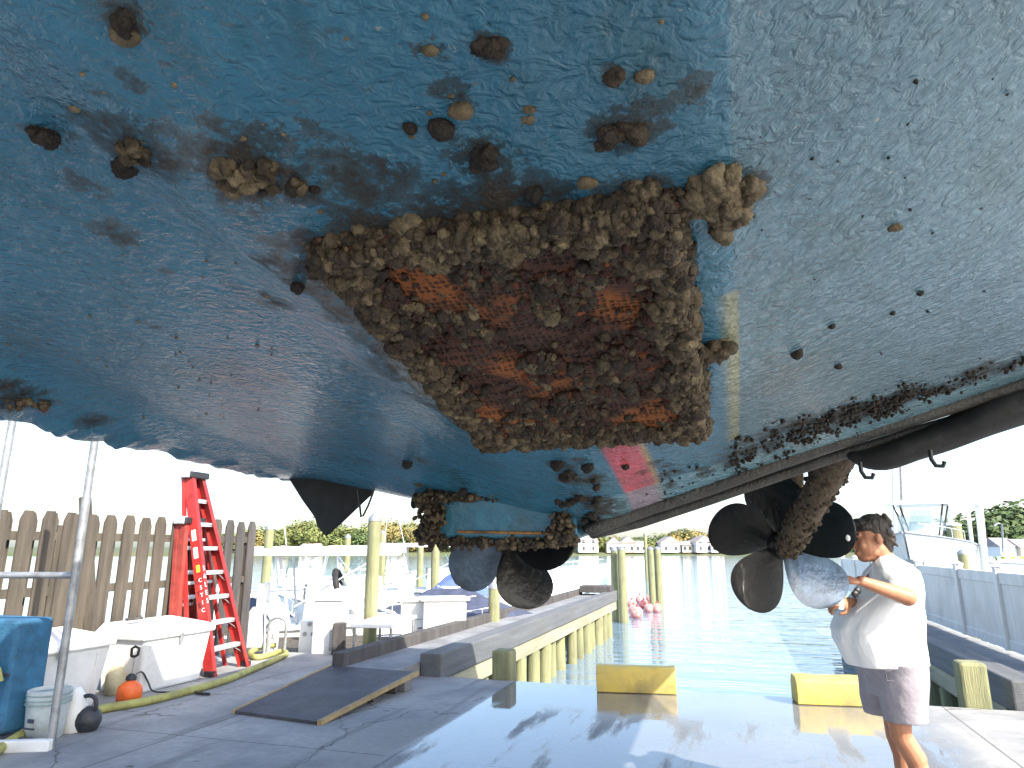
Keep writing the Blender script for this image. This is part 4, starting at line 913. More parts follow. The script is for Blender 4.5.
# steel rack stand at far left
rk = thing('steel_rack', 'tall grey tube-steel rack stand with low platform at the left edge', 'rack', W2S(onz(30, 748, 0)))
A = W2S(onz(50, 749, 0)); Bp = W2S(Vector((-4.46, 5.98, 0)))
for q, r in ((A, .033), (Bp, .033)):
    b = MB(); b.tube([(q[0], q[1], 0), (q[0], q[1], 3.3)], r, 16); b.build('upright', M['steel'], rk, smooth=True)
C2 = Vector((A[0] - 2.0, A[1] - .25, 0)); 
b = MB(); b.tube([(C2.x, C2.y, 0), (C2.x, C2.y, 3.3)], .033, 16); b.build('upright', M['steel'], rk, smooth=True)
h_ = W2S(onz(75, 577, 0))
zb_ = EYE + (W(70, 577, 5.4)[2] - EYE)
b = MB(); b.tube([(A[0], A[1], zb_), (A[0] - 2.0, A[1] - .45, zb_ - .0)], .028, 14); b.build('cross_rail', M['steel'], rk, smooth=True)
b = MB(); b.beam((A[0] + .04, A[1] - .03, .04), (A[0] - 2.1, A[1] - 1.0, .04), .07, .085); b.build('base_channel', M['white_paint'], rk, bevel=.008)
b = MB(); b.add([(A[0], A[1] + .02, .055), (A[0] - 2.1, A[1] + .1, .055), (A[0] - 2.1, A[1] - .98, .055), (A[0], A[1] - .02, .055)], [(0, 1, 2, 3)]); b.build('platform', M['ramp'], rk)
# blue foam pad and pail
bp_ = W2S(W(18, 700, 5.75)); c = Vector((bp_[0], bp_[1], 0))
t = thing('foam_pad', 'upright blue covered foam pad at the left edge behind the pail', 'pad', c)
q = W(9, 622, 5.7); q = W2S(q)
b = MB(); b.box((q[0] - .55, q[1] + .25, q[2] / 2 + .03), (1.1, .34, q[2] - .05)); b.build('cover', M['bluebox'], t, bevel=.03)
b = MB(); b.beam((q[0] - .55, q[1] + .075, q[2] * .55), (q[0] + .004, q[1] + .075, q[2] * .55), .012, .03); b.build('seam', M['navy'], t)
b = MB(); b.tube([Vector((q[0] - .5, q[1] - .02, .58)), Vector((q[0] - .12, q[1] - .02, .60)), Vector((q[0] - .05, q[1] - .0, .57)), Vector((q[0] - .03, q[1] + .02, .48))], .035, 12)
tag(b.build('hose_end', M['hose'], None, base=(q[0], q[1], .4), smooth=True), 'yellow hose end hooked on the front of the blue foam pad', 'hose')
pl_ = W2S(onz(22, 744, 0)); t = thing('pail', 'milky plastic pail with grey rim rings beside the steel upright', 'pail', (pl_[0] - .02, pl_[1] + .2, 0))
b = MB(); b.lathe((0, 0, 0), [(.13, 0), (.14, .01), (.163, .33), (.167, .38), (.155, .385), (.15, .34), (.12, .04), (.01, .03)], 28); b.build('body', M['pail'], t, 'local', smooth=True)
b = MB()
for z in (.27, .30, .34): b.lathe((0, 0, z), [(.163, 0), (.172, .004), (.172, .012), (.164, .016)], 28)
b.build('rim_ring', mat('grey_green_plastic', (.25, .33, .33), .4), t, 'local', smooth=True)
b = MB(); b.box((.02, -.155, .16), (.06, .01, .03)); b.box((.0, -.152, .1), (.13, .01, .012)); b.build('label_print', M['navy'], t, 'local')
p = W2S(onz(50, 737, 0)); tag(MB().lathe((p[0], p[1] + .2, 0), [(.1, 0), (.11, .02), (.1, .25), (.05, .33), (.03, .36)], 18).build('bottle', M['dockbox'], None, base=(p[0], p[1] + .2, 0), smooth=True), 'white plastic bottle half behind the steel upright, right of the pail', 'bottle')

# black-grey arch rail, folded chairs, pedestals, bench at the deck edge
p = onz(275, 652, 0)
def arch(x0, x1, ytop, ybase, r, label, m):
    a, b_ = onz(x0, ybase, 0), onz(x1, ybase, 0); t0 = (a - Vector((0, 0, EYE))).dot(Vector((0, cp, sp))); top = W((x0 + x1) / 2, ytop, t0)[2]
    pts = [a, a.lerp(b_, .0) + Vector((0, 0, top * .8)), a.lerp(b_, .2) + Vector((0, 0, top * .97)), a.lerp(b_, .5) + Vector((0, 0, top)), a.lerp(b_, .8) + Vector((0, 0, top * .97)), b_ + Vector((0, 0, top * .8)), b_]
    return tag(MB().tube(smooth_path(pts, 5), r, 10).build('arch_rail', m, None, 'world', base=tuple((a + b_) / 2), smooth=True), label, 'rail')
arch(267, 284, 619, 655, .022, 'grey arched tube rail at the deck edge beside the hose end', M['steel'])
t = thing('folding_chair', 'folded grey chair leaning beside the ladder foot', 'chair', tuple(onz(254, 655, 0)), 0, 'world')
o_ = onz(254, 655, 0)
b = MB(); b.poly([o_ + Vector(v) for v in ((-.16, 0, .1), (-.2, .1, .55), (-.12, .12, .68), (.08, .12, .68), (.16, .1, .5), (.1, 0, .1))], .04, (0, 1, 0)); b.build('fabric', mat('grey_fabric', (.3, .32, .36), .9), t, 'world', bevel=.01)
b = MB(); b.tube([o_ + Vector((.16, -.02, 0)), o_ + Vector((.1, .05, .6))], .014, 8); b.tube([o_ + Vector((.22, 0, 0)), o_ + Vector((.2, .05, .5)), o_ + Vector((.1, .06, .62))], .014, 8); b.build('frame', M['alu'], t, 'world', smooth=True)
t = thing('step_stool', 'small white step stool between the ladder and the arched rail', 'stool', tuple(onz(262, 652, 0)), 0, 'world'); o_ = onz(262, 652, 0)
b = MB(); b.box(o_ + Vector((0, .1, .36)), (.34, .26, .04)); b.build('top', M['dockbox'], t, 'world', bevel=.01)
for i in (-1, 1): b = MB(); b.box(o_ + Vector((i * .15, .1, .17)), (.03, .26, .34)); b.build('side', M['dockbox'], t, 'world')

def seg(x, y, z): return onz(x, y, z)
# wooden floating dock behind the deck edge
t = thing('floating_dock', 'low weathered plank dock behind the deck edge under the bench', 'dock', (-7.5, 11, -.5))
for k in range(16): b = MB(); b.box((-8.0, 10.0 + k * .22, -.12), (5.6, .205, .05)); b.build('plank', M['fence_wood'], t)
b = MB(); b.beam((-10.7, 9.95, -.26), (-5.1, 9.95, -.26), .08, .22); b.beam((-10.7, 13.5, -.26), (-5.1, 13.5, -.26), .08, .22); b.build('stringer', M['dark_wood'], t)
# dock power pedestal + dark post
o_ = W(311, 640, 10.9); zt_ = W(311, 620, 10.9)[2]
t = thing('dock_pedestal', 'white dock power pedestal with sockets left of the dark square post', 'pedestal', (o_.x, o_.y, -.12), 0, 'world')
b = MB(); b.box((0, 0, (zt_ + .12) / 2), (.32, .26, zt_ + .12)); b.build('cabinet', M['gel'], t, 'local', bevel=.02)
for dx, dz in ((-.07, .35), (.06, .35), (0, .5)): b = MB(); b.lathe((dx, -.135, dz), [(.035, -.006), (.035, .004), (.02, .006)], 12, 'y'); b.build('socket', M['steel'], t, 'local')
o_ = W(328, 640, 10.6); t = thing('storage_cabinet', 'narrow pale blue-shaded white cabinet touching the dark square post', 'cabinet', (o_.x, o_.y, -.12), .1, 'world')
b = MB(); b.box((0, 0, .45), (.42, .4, .86)); b.build('body', M['dockbox'], t, 'local', bevel=.02); b = MB(); b.box((0, 0, .91), (.5, .48, .05)); b.build('top', M['dockbox'], t, 'local', bevel=.01)
b = MB(); b.box((.1, -.205, .3), (.1, .012, .3)); b.build('vent', M['steel'], t, 'local')
o_ = W(339, 640, 10.3); zt_ = W(339, 623, 10.3)[2]
tag(MB().box((0, 0, (zt_ - 1) / 2), (.17, .2, zt_ + 1)).build('square_post', M['dark_wood'], None, 'local', bevel=.015), 'dark square timber post standing left of the white bench', 'post').location = (o_.x, o_.y, 0)
# white bench
t = thing('filleting_table', 'white topped fish-cleaning bench with grey tube legs behind the pier kerb', 'table', tuple(W(382, 640, 10.6)), 0, 'world')
z = W(385, 618, 10.6)[2]; a, b_, c, d_ = onz(349, 625, z), onz(402, 626, z), onz(417, 614, z), onz(377, 614, z)
a, b_, c, d_ = [Vector((v.x, v.y, z)) for v in (onz(350, 624, z), onz(392, 625, z), onz(417, 615, z), onz(380, 614.5, z))]
b = MB(); b.add([a, b_, c, d_] + [v - Vector((0, 0, .05)) for v in (a, b_, c, d_)], [(0, 1, 2, 3), (7, 6, 5, 4), (0, 4, 5, 1), (1, 5, 6, 2), (2, 6, 7, 3), (3, 7, 4, 0)]); b.build('top', M['gel'], t, 'world', bevel=.008)
for v in (a, b_, c, d_):
    v2 = v.lerp((a + b_ + c + d_) / 4, .12); b = MB(); b.tube([v2 - Vector((0, 0, .05)), Vector((v2.x, v2.y, -.1))], .02, 8); b.build('leg', M['steel'], t, 'world', smooth=True)

# ---------------------------------------------------------------- moored boats
def small_boat(label, pos, rz, Ln, Bm, free, group='boats moored left of the slip', cover=None, ttop=None, console=True, outboard=None, z0=-1.0, cat='boat', hullm='gel', windsh=False, bimini=False, cabin=False):
    t = thing('motorboat', label, cat, (pos[0], pos[1], z0), rz, 'world', group)
    rings = []; n = 15
    for i in range(n + 1):
        s_ = i / n; x = -Ln / 2 + Ln * s_; k = (1 - max(0, (s_ - .45) / .55) ** 2.2); w_ = Bm / 2 * max(.02, k); sh = free * (1 + .28 * s_ * s_); kz = -.35 + .9 * free * max(0, (s_ - .7) / .3) ** 2
        x2 = x + (.35 * free * s_ ** 3)
        rings.append([(x, 0, kz), (x, -w_ * .72, kz + .25), (x + .1 * s_, -w_ * .9, sh * .55), (x2, -w_, sh), (x2, -w_ * .88, sh + .03), (x2, -w_ * .82, sh - .05), (x2, w_ * .82, sh - .05), (x2, w_ * .88, sh + .03), (x2, w_, sh), (x + .1 * s_, w_ * .9, sh * .55), (x, w_ * .72, kz + .25)])
    b = MB(); b.loft(rings); b.build('hull', M[hullm], t, 'local', smooth=True)
    b = MB(); 
    for s_ in (-1, 1): b.tube([(r[3][0], r[3][1] * s_ * -1 * (1 if s_ < 0 else 1) if False else (r[3][1] if s_ < 0 else r[8][1]), r[3][2] - .02) for r in rings], .03, 6)
    b.build('rub_rail', M['steel'], t, 'local', smooth=True)
    rp = rings[9:15]
    for s_ in (-1, 1):
        pp = [Vector((r[8][0], s_ * abs(r[8][1]) * .93, r[8][2] + .32)) for r in rp]; b = MB(); b.tube(pp, .014, 6); br_ = b.build('bow_rail', M['alu'], t, 'local', smooth=True)
        for q in pp[::2]: b = MB(); b.tube([q, q - Vector((0, 0, .32))], .01, 6); b.build('stanchion', M['alu'], br_, 'local')
    if console:
        b = MB(); b.box((0, 0, free + .35), (.8, .8, .9), taper=1.1); cs = b.build('console', M['gel'], t, 'local', bevel=.06)
        b = MB(); b.poly([(.42, -.36, free + .8), (.42, .36, free + .8), (.2, .3, free + 1.25), (.2, -.3, free + 1.25)], .015, (1, 0, .5)); b.build('windscreen', M['glass'], cs, 'local')
        b = MB(); ring = [(-.46, .2 * math.cos(a * .3927), free + .62 + .2 * math.sin(a * .3927)) for a in range(17)]; b.tube(ring, .016, 8)
        for a in range(3): b.tube([(-.46, 0, free + .62), (-.46, .2 * math.cos(a * 2.094 + .5), free + .62 + .2 * math.sin(a * 2.094 + .5))], .012, 6)
        b.build('steering_wheel', M['steel'], cs, 'local', smooth=True)
        b = MB(); b.box((-1.1, 0, free + .2), (.45, .9, .5)); b.box((-1.3, 0, free + .6), (.1, .9, .5)); b.build('helm_seat', M['dockbox'], t, 'local', bevel=.06)
    if ttop:
        hz_, lx, wy = ttop; b = MB(); rr = []
        for s_ in range(9):
            x = -lx / 2 + lx * s_ / 8; e = 1 - .25 * abs(s_ - 4) / 4 * (abs(s_ - 4) > 2); rr.append([(x, -wy / 2 * e, hz_), (x, -wy / 2 * e, hz_ + .06), (x, -wy / 4, hz_ + .13), (x, wy / 4, hz_ + .13), (x, wy / 2 * e, hz_ + .06), (x, wy / 2 * e, hz_)])
        b.loft(rr); tt_ = b.build('hardtop', M['gel'], t, 'local', smooth=True)
        for sx in (-1, 1):
            for sy in (-1, 1): b = MB(); b.tube([(sx * lx * .22, sy * .42, free), (sx * lx * .3, sy * wy * .38, hz_)], .028, 8); b.build('top_leg', M['alu'] if not cabin else M['black'], t, 'local', smooth=True)
        for sy in (-1, 1): b = MB(); b.beam((-lx * .2, sy * .42, free + .4), (lx * .3, sy * wy * .38, hz_ - .1), .03, .03); b.build('top_brace', M['alu'], t, 'local')
        b = MB(); b.tube([(-lx * .3, 0, hz_ + .1), (-lx * .38, 0, hz_ + 1.3)], .008, 6); b.build('antenna', M['gel'], t, 'local')
        if cabin:
            b = MB(); b.poly([(lx * .32, -wy * .38, free + .5), (lx * .32, wy * .38, free + .5), (lx * .3, wy * .36, free + 1.0), (lx * .3, -wy * .36, free + 1.0)], .02, (1, 0, 0)); b.build('windscreen', M['glass'], t, 'local')
    if windsh:
        b = MB(); b.poly([(.5, -Bm * .36, free), (.5, Bm * .36, free), (.2, Bm * .32, free + .5), (.2, -Bm * .32, free + .5)], .02, (1, 0, .4)); b.build('windscreen', M['glass'], t, 'local')
    if cover:
        rr = []
        for i in range(11):
            s_ = i / 10; x = -Ln * .46 + Ln * .9 * s_; k = (1 - max(0, (s_ - .5) / .5) ** 2.2); w_ = Bm / 2 * max(.08, k) * 1.02; hp_ = free + .1 + .5 * math.sin(math.pi * min(1, s_ * 1.1) ** .8) + .05 * math.sin(s_ * 25)
            rr.append([(x, -w_, free - .12), (x, -w_, free + .06), (x, -w_ * .5, free + (hp_ - free) * .7), (x, 0, hp_ + .05), (x, w_ * .5, free + (hp_ - free) * .7), (x, w_, free + .06), (x, w_, free - .12)])
        b = MB(); b.loft(rr); b.build('cover', M[cover], t, 'local', smooth=True)
    if bimini:
        for s_ in (-1, 1): b = MB(); b.tube([(-.6, s_ * Bm * .42, free), (-1.3, s_ * Bm * .42, free + 1.05)], .03, 8); b.build('bimini_frame', M['gel'], t, 'local', smooth=True)
        b = MB(); b.tube(smooth_path([Vector(v) for v in ((-1.3, -Bm * .45, free + .95), (-1.35, -Bm * .4, free + 1.15), (-1.4, 0, free + 1.25), (-1.35, Bm * .4, free + 1.15), (-1.3, Bm * .45, free + .95))], 4), .06, 8); b.build('bimini', M['canvas'], t, 'local', smooth=True)
    if outboard:
        for y in outboard:
            b = MB(); c = (-Ln / 2 - .3, y, free * .75); b.loft([[(c[0] + dx * k_ - .05 * i, c[1] + dy * k_, c[2] - .15 + i * .17) for dx, dy in ((-.3, -.16), (.24, -.18), (.28, 0), (.24, .18), (-.3, .16), (-.36, 0))] for i, k_ in enumerate((.8, 1, 1, .9, .55))]); m_ = b.build('outboard_cowl', M['steel'], t, 'local', smooth=True, bevel=.02)
            b = MB(); b.box((-Ln / 2 - .25, y, .05), (.22, .12, free * 1.2)); b.build('outboard_leg', M['steel'], t, 'local', bevel=.02)
    return t
def wp(px, t_): v = W(px, 560, t_); return (v.x, v.y)
hd = -TH
small_boat('large white open boat with hardtop and steering wheel, nearest behind the left deck', wp(330, 14.5), R_(8), 6.5, 2.3, 1.0, ttop=(2.42, 3.0, 2.1), outboard=None)
small_boat('white open boat low against the deck edge beside the dock pedestal', wp(296, 12.9), R_(184), 4.4, 1.8, .62, console=False, windsh=False)
small_boat('white boat under a grey-navy canvas cover with folded black bimini, left of the port propeller', wp(440, 15.8), R_(140), 4.6, 2.1, 1.05, cover='navy', console=False, bimini=False, outboard=None)
small_boat('white boat with folded black bimini arch right of the tallest pile', wp(405, 14.2), R_(10), 3.8, 1.7, .85, console=False, bimini=True, outboard=None)
small_boat('small boat with a light blue peaked cover behind the navy-covered one', wp(462, 19.5), R_(90), 4.4, 1.6, 1.35, cover='bluecanvas', console=False)
small_boat('white hardtop boat stretching behind the blue-covered boat', wp(440, 24), R_(5), 8.5, 2.8, 1.1, ttop=(2.6, 4.2, 2.6))
small_boat('white hardtop boat furthest left, beyond the yellowish pile', wp(300, 27), R_(12), 8, 2.6, 1.0, ttop=(2.5, 3.6, 2.4))
small_boat('long white boat right behind the left pier, beyond the port propeller', wp(520, 23), R_(62), 6.0, 2.3, .9, console=True, ttop=None)
small_boat('white cruiser moored far behind the end of the left pier', wp(545, 40), R_(4), 7, 2.8, 1.3, console=False, windsh=True)
small_boat('white open boat with grey outboards just below the port propeller', wp(497, 16.5), R_(70), 4.6, 1.9, .6, console=False, outboard=(-.25, .3))
small_boat('small white skiff with a dark canvas cover close behind the picket fence end', wp(262, 16.5), R_(100), 4.5, 1.8, .8, cover='navy', console=False)
small_boat('white centre-console boat beyond the tallest pile, with antenna', wp(365, 19), R_(165), 4.6, 2.0, 1.0, ttop=(2.5, 1.8, 1.7))
small_boat('white open boat with grey outboards tucked behind the dock cabinets', wp(455, 18.0), R_(20), 4.2, 1.9, .8, outboard=(-.3, .3))
small_boat('white runabout with windscreen far out beyond the furthest hardtop boat', wp(345, 34), R_(15), 6.5, 2.4, 1.1, console=False, windsh=True)
# white dock cabinets right of the bench
for (px, tt_, wx, top, lab) in ((418, 12.4, .62, 601, 'white dock cabinet with slot handle right of the bench'), (443, 12.2, .75, 600, 'wider white dock cabinet with drawers, beside the first')):
    o_ = W(px, 630, tt_); z = W(px, top, tt_)[2]; t = thing('dock_cabinet', lab, 'cabinet', (o_.x, o_.y, -.95), .2, 'world', 'white dock cabinets')
    hgt = z + .95; b = MB(); b.box((0, 0, hgt / 2), (wx, .6, hgt)); b.build('body', M['gel'], t, 'local', bevel=.02); b = MB(); b.box((0, 0, hgt + .02), (wx + .12, .7, .05)); b.build('top', M['gel'], t, 'local', bevel=.015)
    b = MB(); b.box((.05, -.305, hgt - .45), (.16, .012, .03)); b.build('handle', M['steel'], t, 'local'); b = MB(); b.box((0, -.303, hgt - .3), (wx * .85, .01, .012)); b.build('drawer_gap', M['steel'], t, 'local')

# ---------------------------------------------------------------- right side
vf = thing('vinyl_fence', 'white vinyl panel fence along the right pier', 'fence', (3.62, 12, .16))
ps_ = [(1085, 579, 656), (1046, 576, 655), (1001, 573, 646), (960, 570.5, 636), (920, 568, 622), (893, 566.5, 613), (872, 565, 606), (856, 564, 600), (843, 563, 596)]
VR = 3.62
def vD(px):
    a = (px - 512) / F; # solve for D on line R=VR
    lo, hi = 1, 60
    for _ in range(50):
        m_ = (lo + hi) / 2; w2 = S2W((VR, m_, 1.0)); t_ = w2.y * cp + (1.0 - EYE) * sp; x = w2.x / t_
        if x > a: lo = m_
        else: hi = m_
    return lo
dd = [vD(p[0]) for p in ps_]
for k, D in enumerate(dd):
    b = MB(); b.box((VR, D, .16 + .56), (.12, .12, 1.12)); o = b.build('post', M['vinyl'], vf, bevel=.006)
    b = MB(); b.lathe((VR, D, 1.28), [(.095, 0), (.095, .02), (.01, .07)], 4); b.build('post_cap', M['vinyl'], o)
    if k:
        D1_ = dd[k - 1]; Dm = (D + D1_) / 2; ln = D - D1_ - .12
        b = MB(); b.box((VR, Dm, 1.14), (.06, ln, .16)); b.build('rail', M['vinyl'], vf, bevel=.006)
        b = MB(); b.box((VR, Dm, .24), (.06, ln, .14)); b.build('rail', M['vinyl'], vf, bevel=.006)
        b = MB()
        n_ = int(ln / .15) if k > 1 else int(ln / .07)
        for j in range(n_): 
            b.box((VR, D1_ + .06 + (j + .5) * ln / n_, .69), (.028, ln / n_ - (.004 if k > 1 else .03), .76))
        b.build('panel', M['vinyl'], vf)
# boat on the lift, bow towards us
bt = small_boat('grey-white sportfishing boat with hardtop on a lift behind the white fence', wp(928, 24), R_(-128), 7.5, 2.9, 1.45, group=None, ttop=(2.85, 2.3, 2.0), console=True, z0=.2, cabin=True, hullm='grey_gel')
b = MB(); b.ell((3.2, 0, 1.62), (.3, .06, .1)); b.build('anchor', M['black'], bt, 'local')
small_boat('white boat bow poking past the leaning white pole', wp(978, 27), R_(160), 6, 2.2, .9, group=None, console=False, z0=.1, windsh=True)
t = thing('boat_lift_pole', 'leaning white pole right of the boat on the lift', 'pole', tuple(W(986, 575, 24)), 0, 'world')
b = MB(); b.tube([W(988, 600, 24), W(979, 506, 24)], .12, 12); b.build('pole', M['gel'], t, 'world', smooth=True); b = MB(); b.ell(W(979, 505, 24), (.14, .14, .06)); b.build('cap', M['gel'], t, 'world', smooth=True)
for i, (x0, y0, x1, y1, r, lab) in enumerate(((897, 600, 893, 455, .09, 'tall pale mast left of the hardtop boat'), (905, 600, 899, 430, .06, 'thin grey mast beside the tall pale one'), (951, 560, 950, 506, .10, 'upright white post behind the hardtop, with a wire to the leaning pole'), (972, 545, 968, 512, .08, 'short white upright between the lift boat and the leaning pole'))):
    tag(MB().tube([W(x0, y0, 30), W(x1, y1, 30)], r, 8).build('mast', M['gel'] if i != 1 else M['steel'], None, 'world', base=tuple(W(x0, y0, 30)), smooth=True), lab, 'mast')
o_ = W(1010, 556, 40); t = thing('lime_cover', 'lime green covered cart on the bank behind the fence', 'cart', (o_.x, o_.y, -.5), 0, 'world')
b = MB(); b.box((0, 0, 1.1), (1.3, .8, 1.0)); b.build('cover', M['lime'], t, 'local', bevel=.05)
for sx in (-1, 1): b = MB(); b.box((sx * .6, -.3, .3), (.1, .1, .7)); b.build('leg', M['edge_wood'], t, 'local')
for i, (px, py, w_, h_, col, lab) in enumerate(((1000, 546, 1.8, 1.6, 'houseW', 'small white shed with dark roof under the dark trees'), (1022, 545, 2.2, 1.5, 'houseT', 'tan shed at the right edge under the dark trees'))):
    o_ = W(px, 556, 55); t = thing('shed', lab, 'shed', (o_.x, o_.y, -.5), .2, 'world'); b = MB(); b.box((0, 0, h_ / 2 + .4), (w_, 2, h_ + .4)); b.build('wall', M[col], t, 'local')
    b = MB(); z = h_ + .6; b.add([(-w_ / 2 - .1, -1.1, z), (w_ / 2 + .1, -1.1, z), (w_ / 2 + .1, 1.1, z), (-w_ / 2 - .1, 1.1, z), (-w_ / 2, 0, z + .7), (w_ / 2, 0, z + .7)], [(0, 1, 5, 4), (1, 2, 5), (2, 3, 4, 5), (3, 0, 4), (0, 3, 2, 1)]); b.build('roof', M['roof'], t, 'local')
    b = MB(); b.box((0, -1.02, 1.1), (.5, .06, .5)); b.build('window', M['darkglass'], t, 'local')
for i, px in enumerate((975, 983, 991, 999, 1008, 1018)):
    o_ = W(px, 560, 34); tag(MB().beam((0, 0, -.9), (0, 0, .85), .12, .12, up=(0, 1, 0)).beam((-.2, 0, .7), (.3, 0, .7), .05, .08).build('dock_rail_post', M['gel'], None, 'local'), 'short white dock rail post in the row behind the vinyl fence', 'post', 'white dock rail posts').location = o_ * 1 - Vector((0, 0, o_.z - .3))
tag(MB().tube([W(1003, 552, 45), W(1002, 524, 45), W(998, 523, 45), W(994, 526, 45)], .06, 8).build('dock_lamp', M['steel'], None, 'world', base=tuple(W(1003, 552, 45)), smooth=True), 'small curved lamp post before the dark trees', 'lamp post')
t = thing('round_fender', 'round white bumper hanging on the far post of the right pier', 'fender', (2.42, 12.6, -.8)); b = MB(); b.tube([(2.3, 11.9, -.85), (2.3, 11.9, -.1)], .12, 14); b.build('float', M['gel'], t, smooth=True); b = MB(); b.tube([(2.3, 11.9, -.1), (2.45, 11.95, .1)], .012, 6); b.build('rope', M['black'], t)
# ---------------------------------------------------------------- the man at the propeller
def remesh(name, b, m, parent, vox, smooth_it=4, space='world'):
    wm = WMAT[parent.name]; inv = wm.inverted(); me = bpy.data.meshes.new('tmp')
    me.from_pydata([tuple(inv @ Vector(v)) for v in b.v], [], b.f); fix_normals(me)
    o = bpy.data.objects.new('tmp', me); C.objects.link(o)
    r = o.modifiers.new('r', 'REMESH'); r.mode = 'VOXEL'; r.voxel_size = vox
    s = o.modifiers.new('s', 'SMOOTH'); s.iterations = smooth_it; s.factor = .5
    dg = bpy.context.evaluated_depsgraph_get(); dg.update(); n = bpy.data.meshes.new_from_object(o.evaluated_get(dg))
    bpy.data.objects.remove(o); n.name = name; n.materials.clear(); n.materials.append(m)
    n.polygons.foreach_set('use_smooth', [True] * len(n.polygons))
    q = bpy.data.objects.new(name, n); C.objects.link(q); q.parent = parent; WMAT[q.name] = wm
    return q
T0 = 4.07
man = thing('person', 'man in a white T-shirt and grey shorts reaching towards the starboard propeller blade', 'person', (W(905, 810, T0).x, W(905, 810, T0).y, 0), 0, 'world')
def cap(b, a, c, r0, r1, n=14):
    a, c = Vector(a), Vector(c); d = (c - a); L_ = d.length; d.normalize(); ks = []
    for k in range(5): th = math.pi / 2 * (k / 4); ks.append((a - d * r0 * math.cos(th), max(.001, r0 * math.sin(th))))
    for k in range(1, 6): th = math.pi / 2 * (k / 5); ks.append((c + d * r1 * math.sin(th), max(.001, r1 * math.cos(th))))
    x = d.orthogonal().normalized(); y = d.cross(x)
    b.loft([[p + (x * math.cos(2 * math.pi * j / n) + y * math.sin(2 * math.pi * j / n)) * r for j in range(n)] for p, r in ks])
body = MB(); pm = .006
hc = W(870, 539, T0)
tilt = Matrix.Rotation(R_(8), 3, 'Y')                                # facing -X, chin tucked
HD = Matrix.Rotation(R_(-8), 3, 'Y')
def hp3(x, y, z): return hc + HD @ Vector((x, y, z))                 # local: -x forward, -y his left (towards camera)
body.ell(hp3(.01, 0, .035), (.098, .076, .098), M=HD)                # skull
body.ell(hp3(-.03, 0, -.035), (.072, .062, .095), M=HD)              # face
body.ell(hp3(-.055, 0, -.095), (.045, .042, .033), M=HD)             # chin
body.ell(hp3(-.01, 0, -.07), (.06, .062, .045), M=HD)                # jaw
body.ell(hp3(-.085, 0, .035), (.022, .055, .02), M=HD)               # brow
cap(body, hp3(-.095, 0, .01), hp3(-.118, 0, -.028), .010, .017)      # nose
body.ell(hp3(-.098, 0, -.062), (.016, .026, .008), M=HD); body.ell(hp3(-.096, 0, -.077), (.015, .024, .009), M=HD)
for s_ in (-1, 1):
    body.ell(hp3(.012, s_ * .078, -.005), (.022, .012, .034), M=HD); body.ell(hp3(-.072, s_ * .035, -.03), (.025, .022, .028), M=HD)
nb = W(889, 566, T0); cap(body, hp3(.02, 0, -.06), nb, .062, .068)
shL, shR = W(892, 578, 3.90), W(886, 573, 4.24)
cap(body, nb, W(893, 590, T0), .075, .15); cap(body, W(889, 592, T0), W(886, 638, T0), .16, .17); cap(body, W(890, 640, T0), W(894, 668, T0), .17, .13)
cap(body, shL, shR, .075, .075)
elL, wrL = W(907, 597, 3.72), W(861, 581, 3.70)
elR, wrR = W(874, 606, 4.22), W(849, 602, 4.02)
cap(body, shL, elL, .062, .05); cap(body, elL, wrL, .047, .029); cap(body, shR, elR, .06, .047); cap(body, elR, wrR, .045, .029)
def hand(c, fd, up, sd, curl, sc_=1.0):
    """palm at c, fingers along fd, back of the hand up, thumb side sd"""
    fd, up, sd = Vector(fd).normalized(), Vector(up).normalized(), Vector(sd).normalized()
    M3 = Matrix((sd, fd, up)).transposed()
    body.ell(Vector(c) + fd * .04 * sc_, (.042 * sc_, .052 * sc_, .018 * sc_), M=M3)
    for k, (off, ln) in enumerate(((.030, .072), (.010, .08), (-.011, .075), (-.030, .06))):
        p = Vector(c) + fd * .082 * sc_ + sd * off * sc_; a = 0
        for j, q in enumerate((.45, .32, .26)):
            a += curl[j]; d = fd * math.cos(a) - up * math.sin(a); e = p + d * ln * q * 1.25 * sc_
            cap(body, p, e, .0095 * sc_, .0085 * sc_, 8); p = e
    p = Vector(c) + fd * .02 * sc_ + sd * .035 * sc_; e = p + (sd * .7 + fd * .8 - up * .3).normalized() * .042 * sc_; cap(body, p, e, .013 * sc_, .011 * sc_, 8)
    cap(body, e, e + (fd * .9 - up * .6 - sd * .2).normalized() * .032 * sc_, .011 * sc_, .009 * sc_, 8)
hand(wrL + Vector((-.02, 0, .0)), (-1, .1, .12), (-.1, -.35, 1), (0, .9, .35), (.5, .7, .5))
hand(wrR + Vector((-.01, -.02, 0)), (-1, -.3, .1), (0, -.6, .7), (.1, -.5, -.8), (.5, .8, .6))
# legs: hips, knees, ankles and feet
for s_, kx in ((-1, 0), (1, 1)):
    hip = W(893 - kx * 2, 672, T0 + .09 * s_); kn = W(901 - kx * 5, 735, T0 + .10 * s_); an = Vector((W(914, 800, T0).x + .0 - kx * .04, kn.y + .0, .09))
    cap(body, hip, kn, .085, .06); cap(body, kn, kn.lerp(an, .3) + Vector((.025, 0, 0)), .058, .062); cap(body, kn.lerp(an, .3) + Vector((.025, 0, 0)), an, .058, .037)
    cap(body, an, an + Vector((.03, 0, -.05)), .037, .035); cap(body, an + Vector((.02, 0, -.05)), an + Vector((-.17, 0, -.06)), .036, .028)
bo = remesh('body', body, M['skin'], man, .0055, 3)
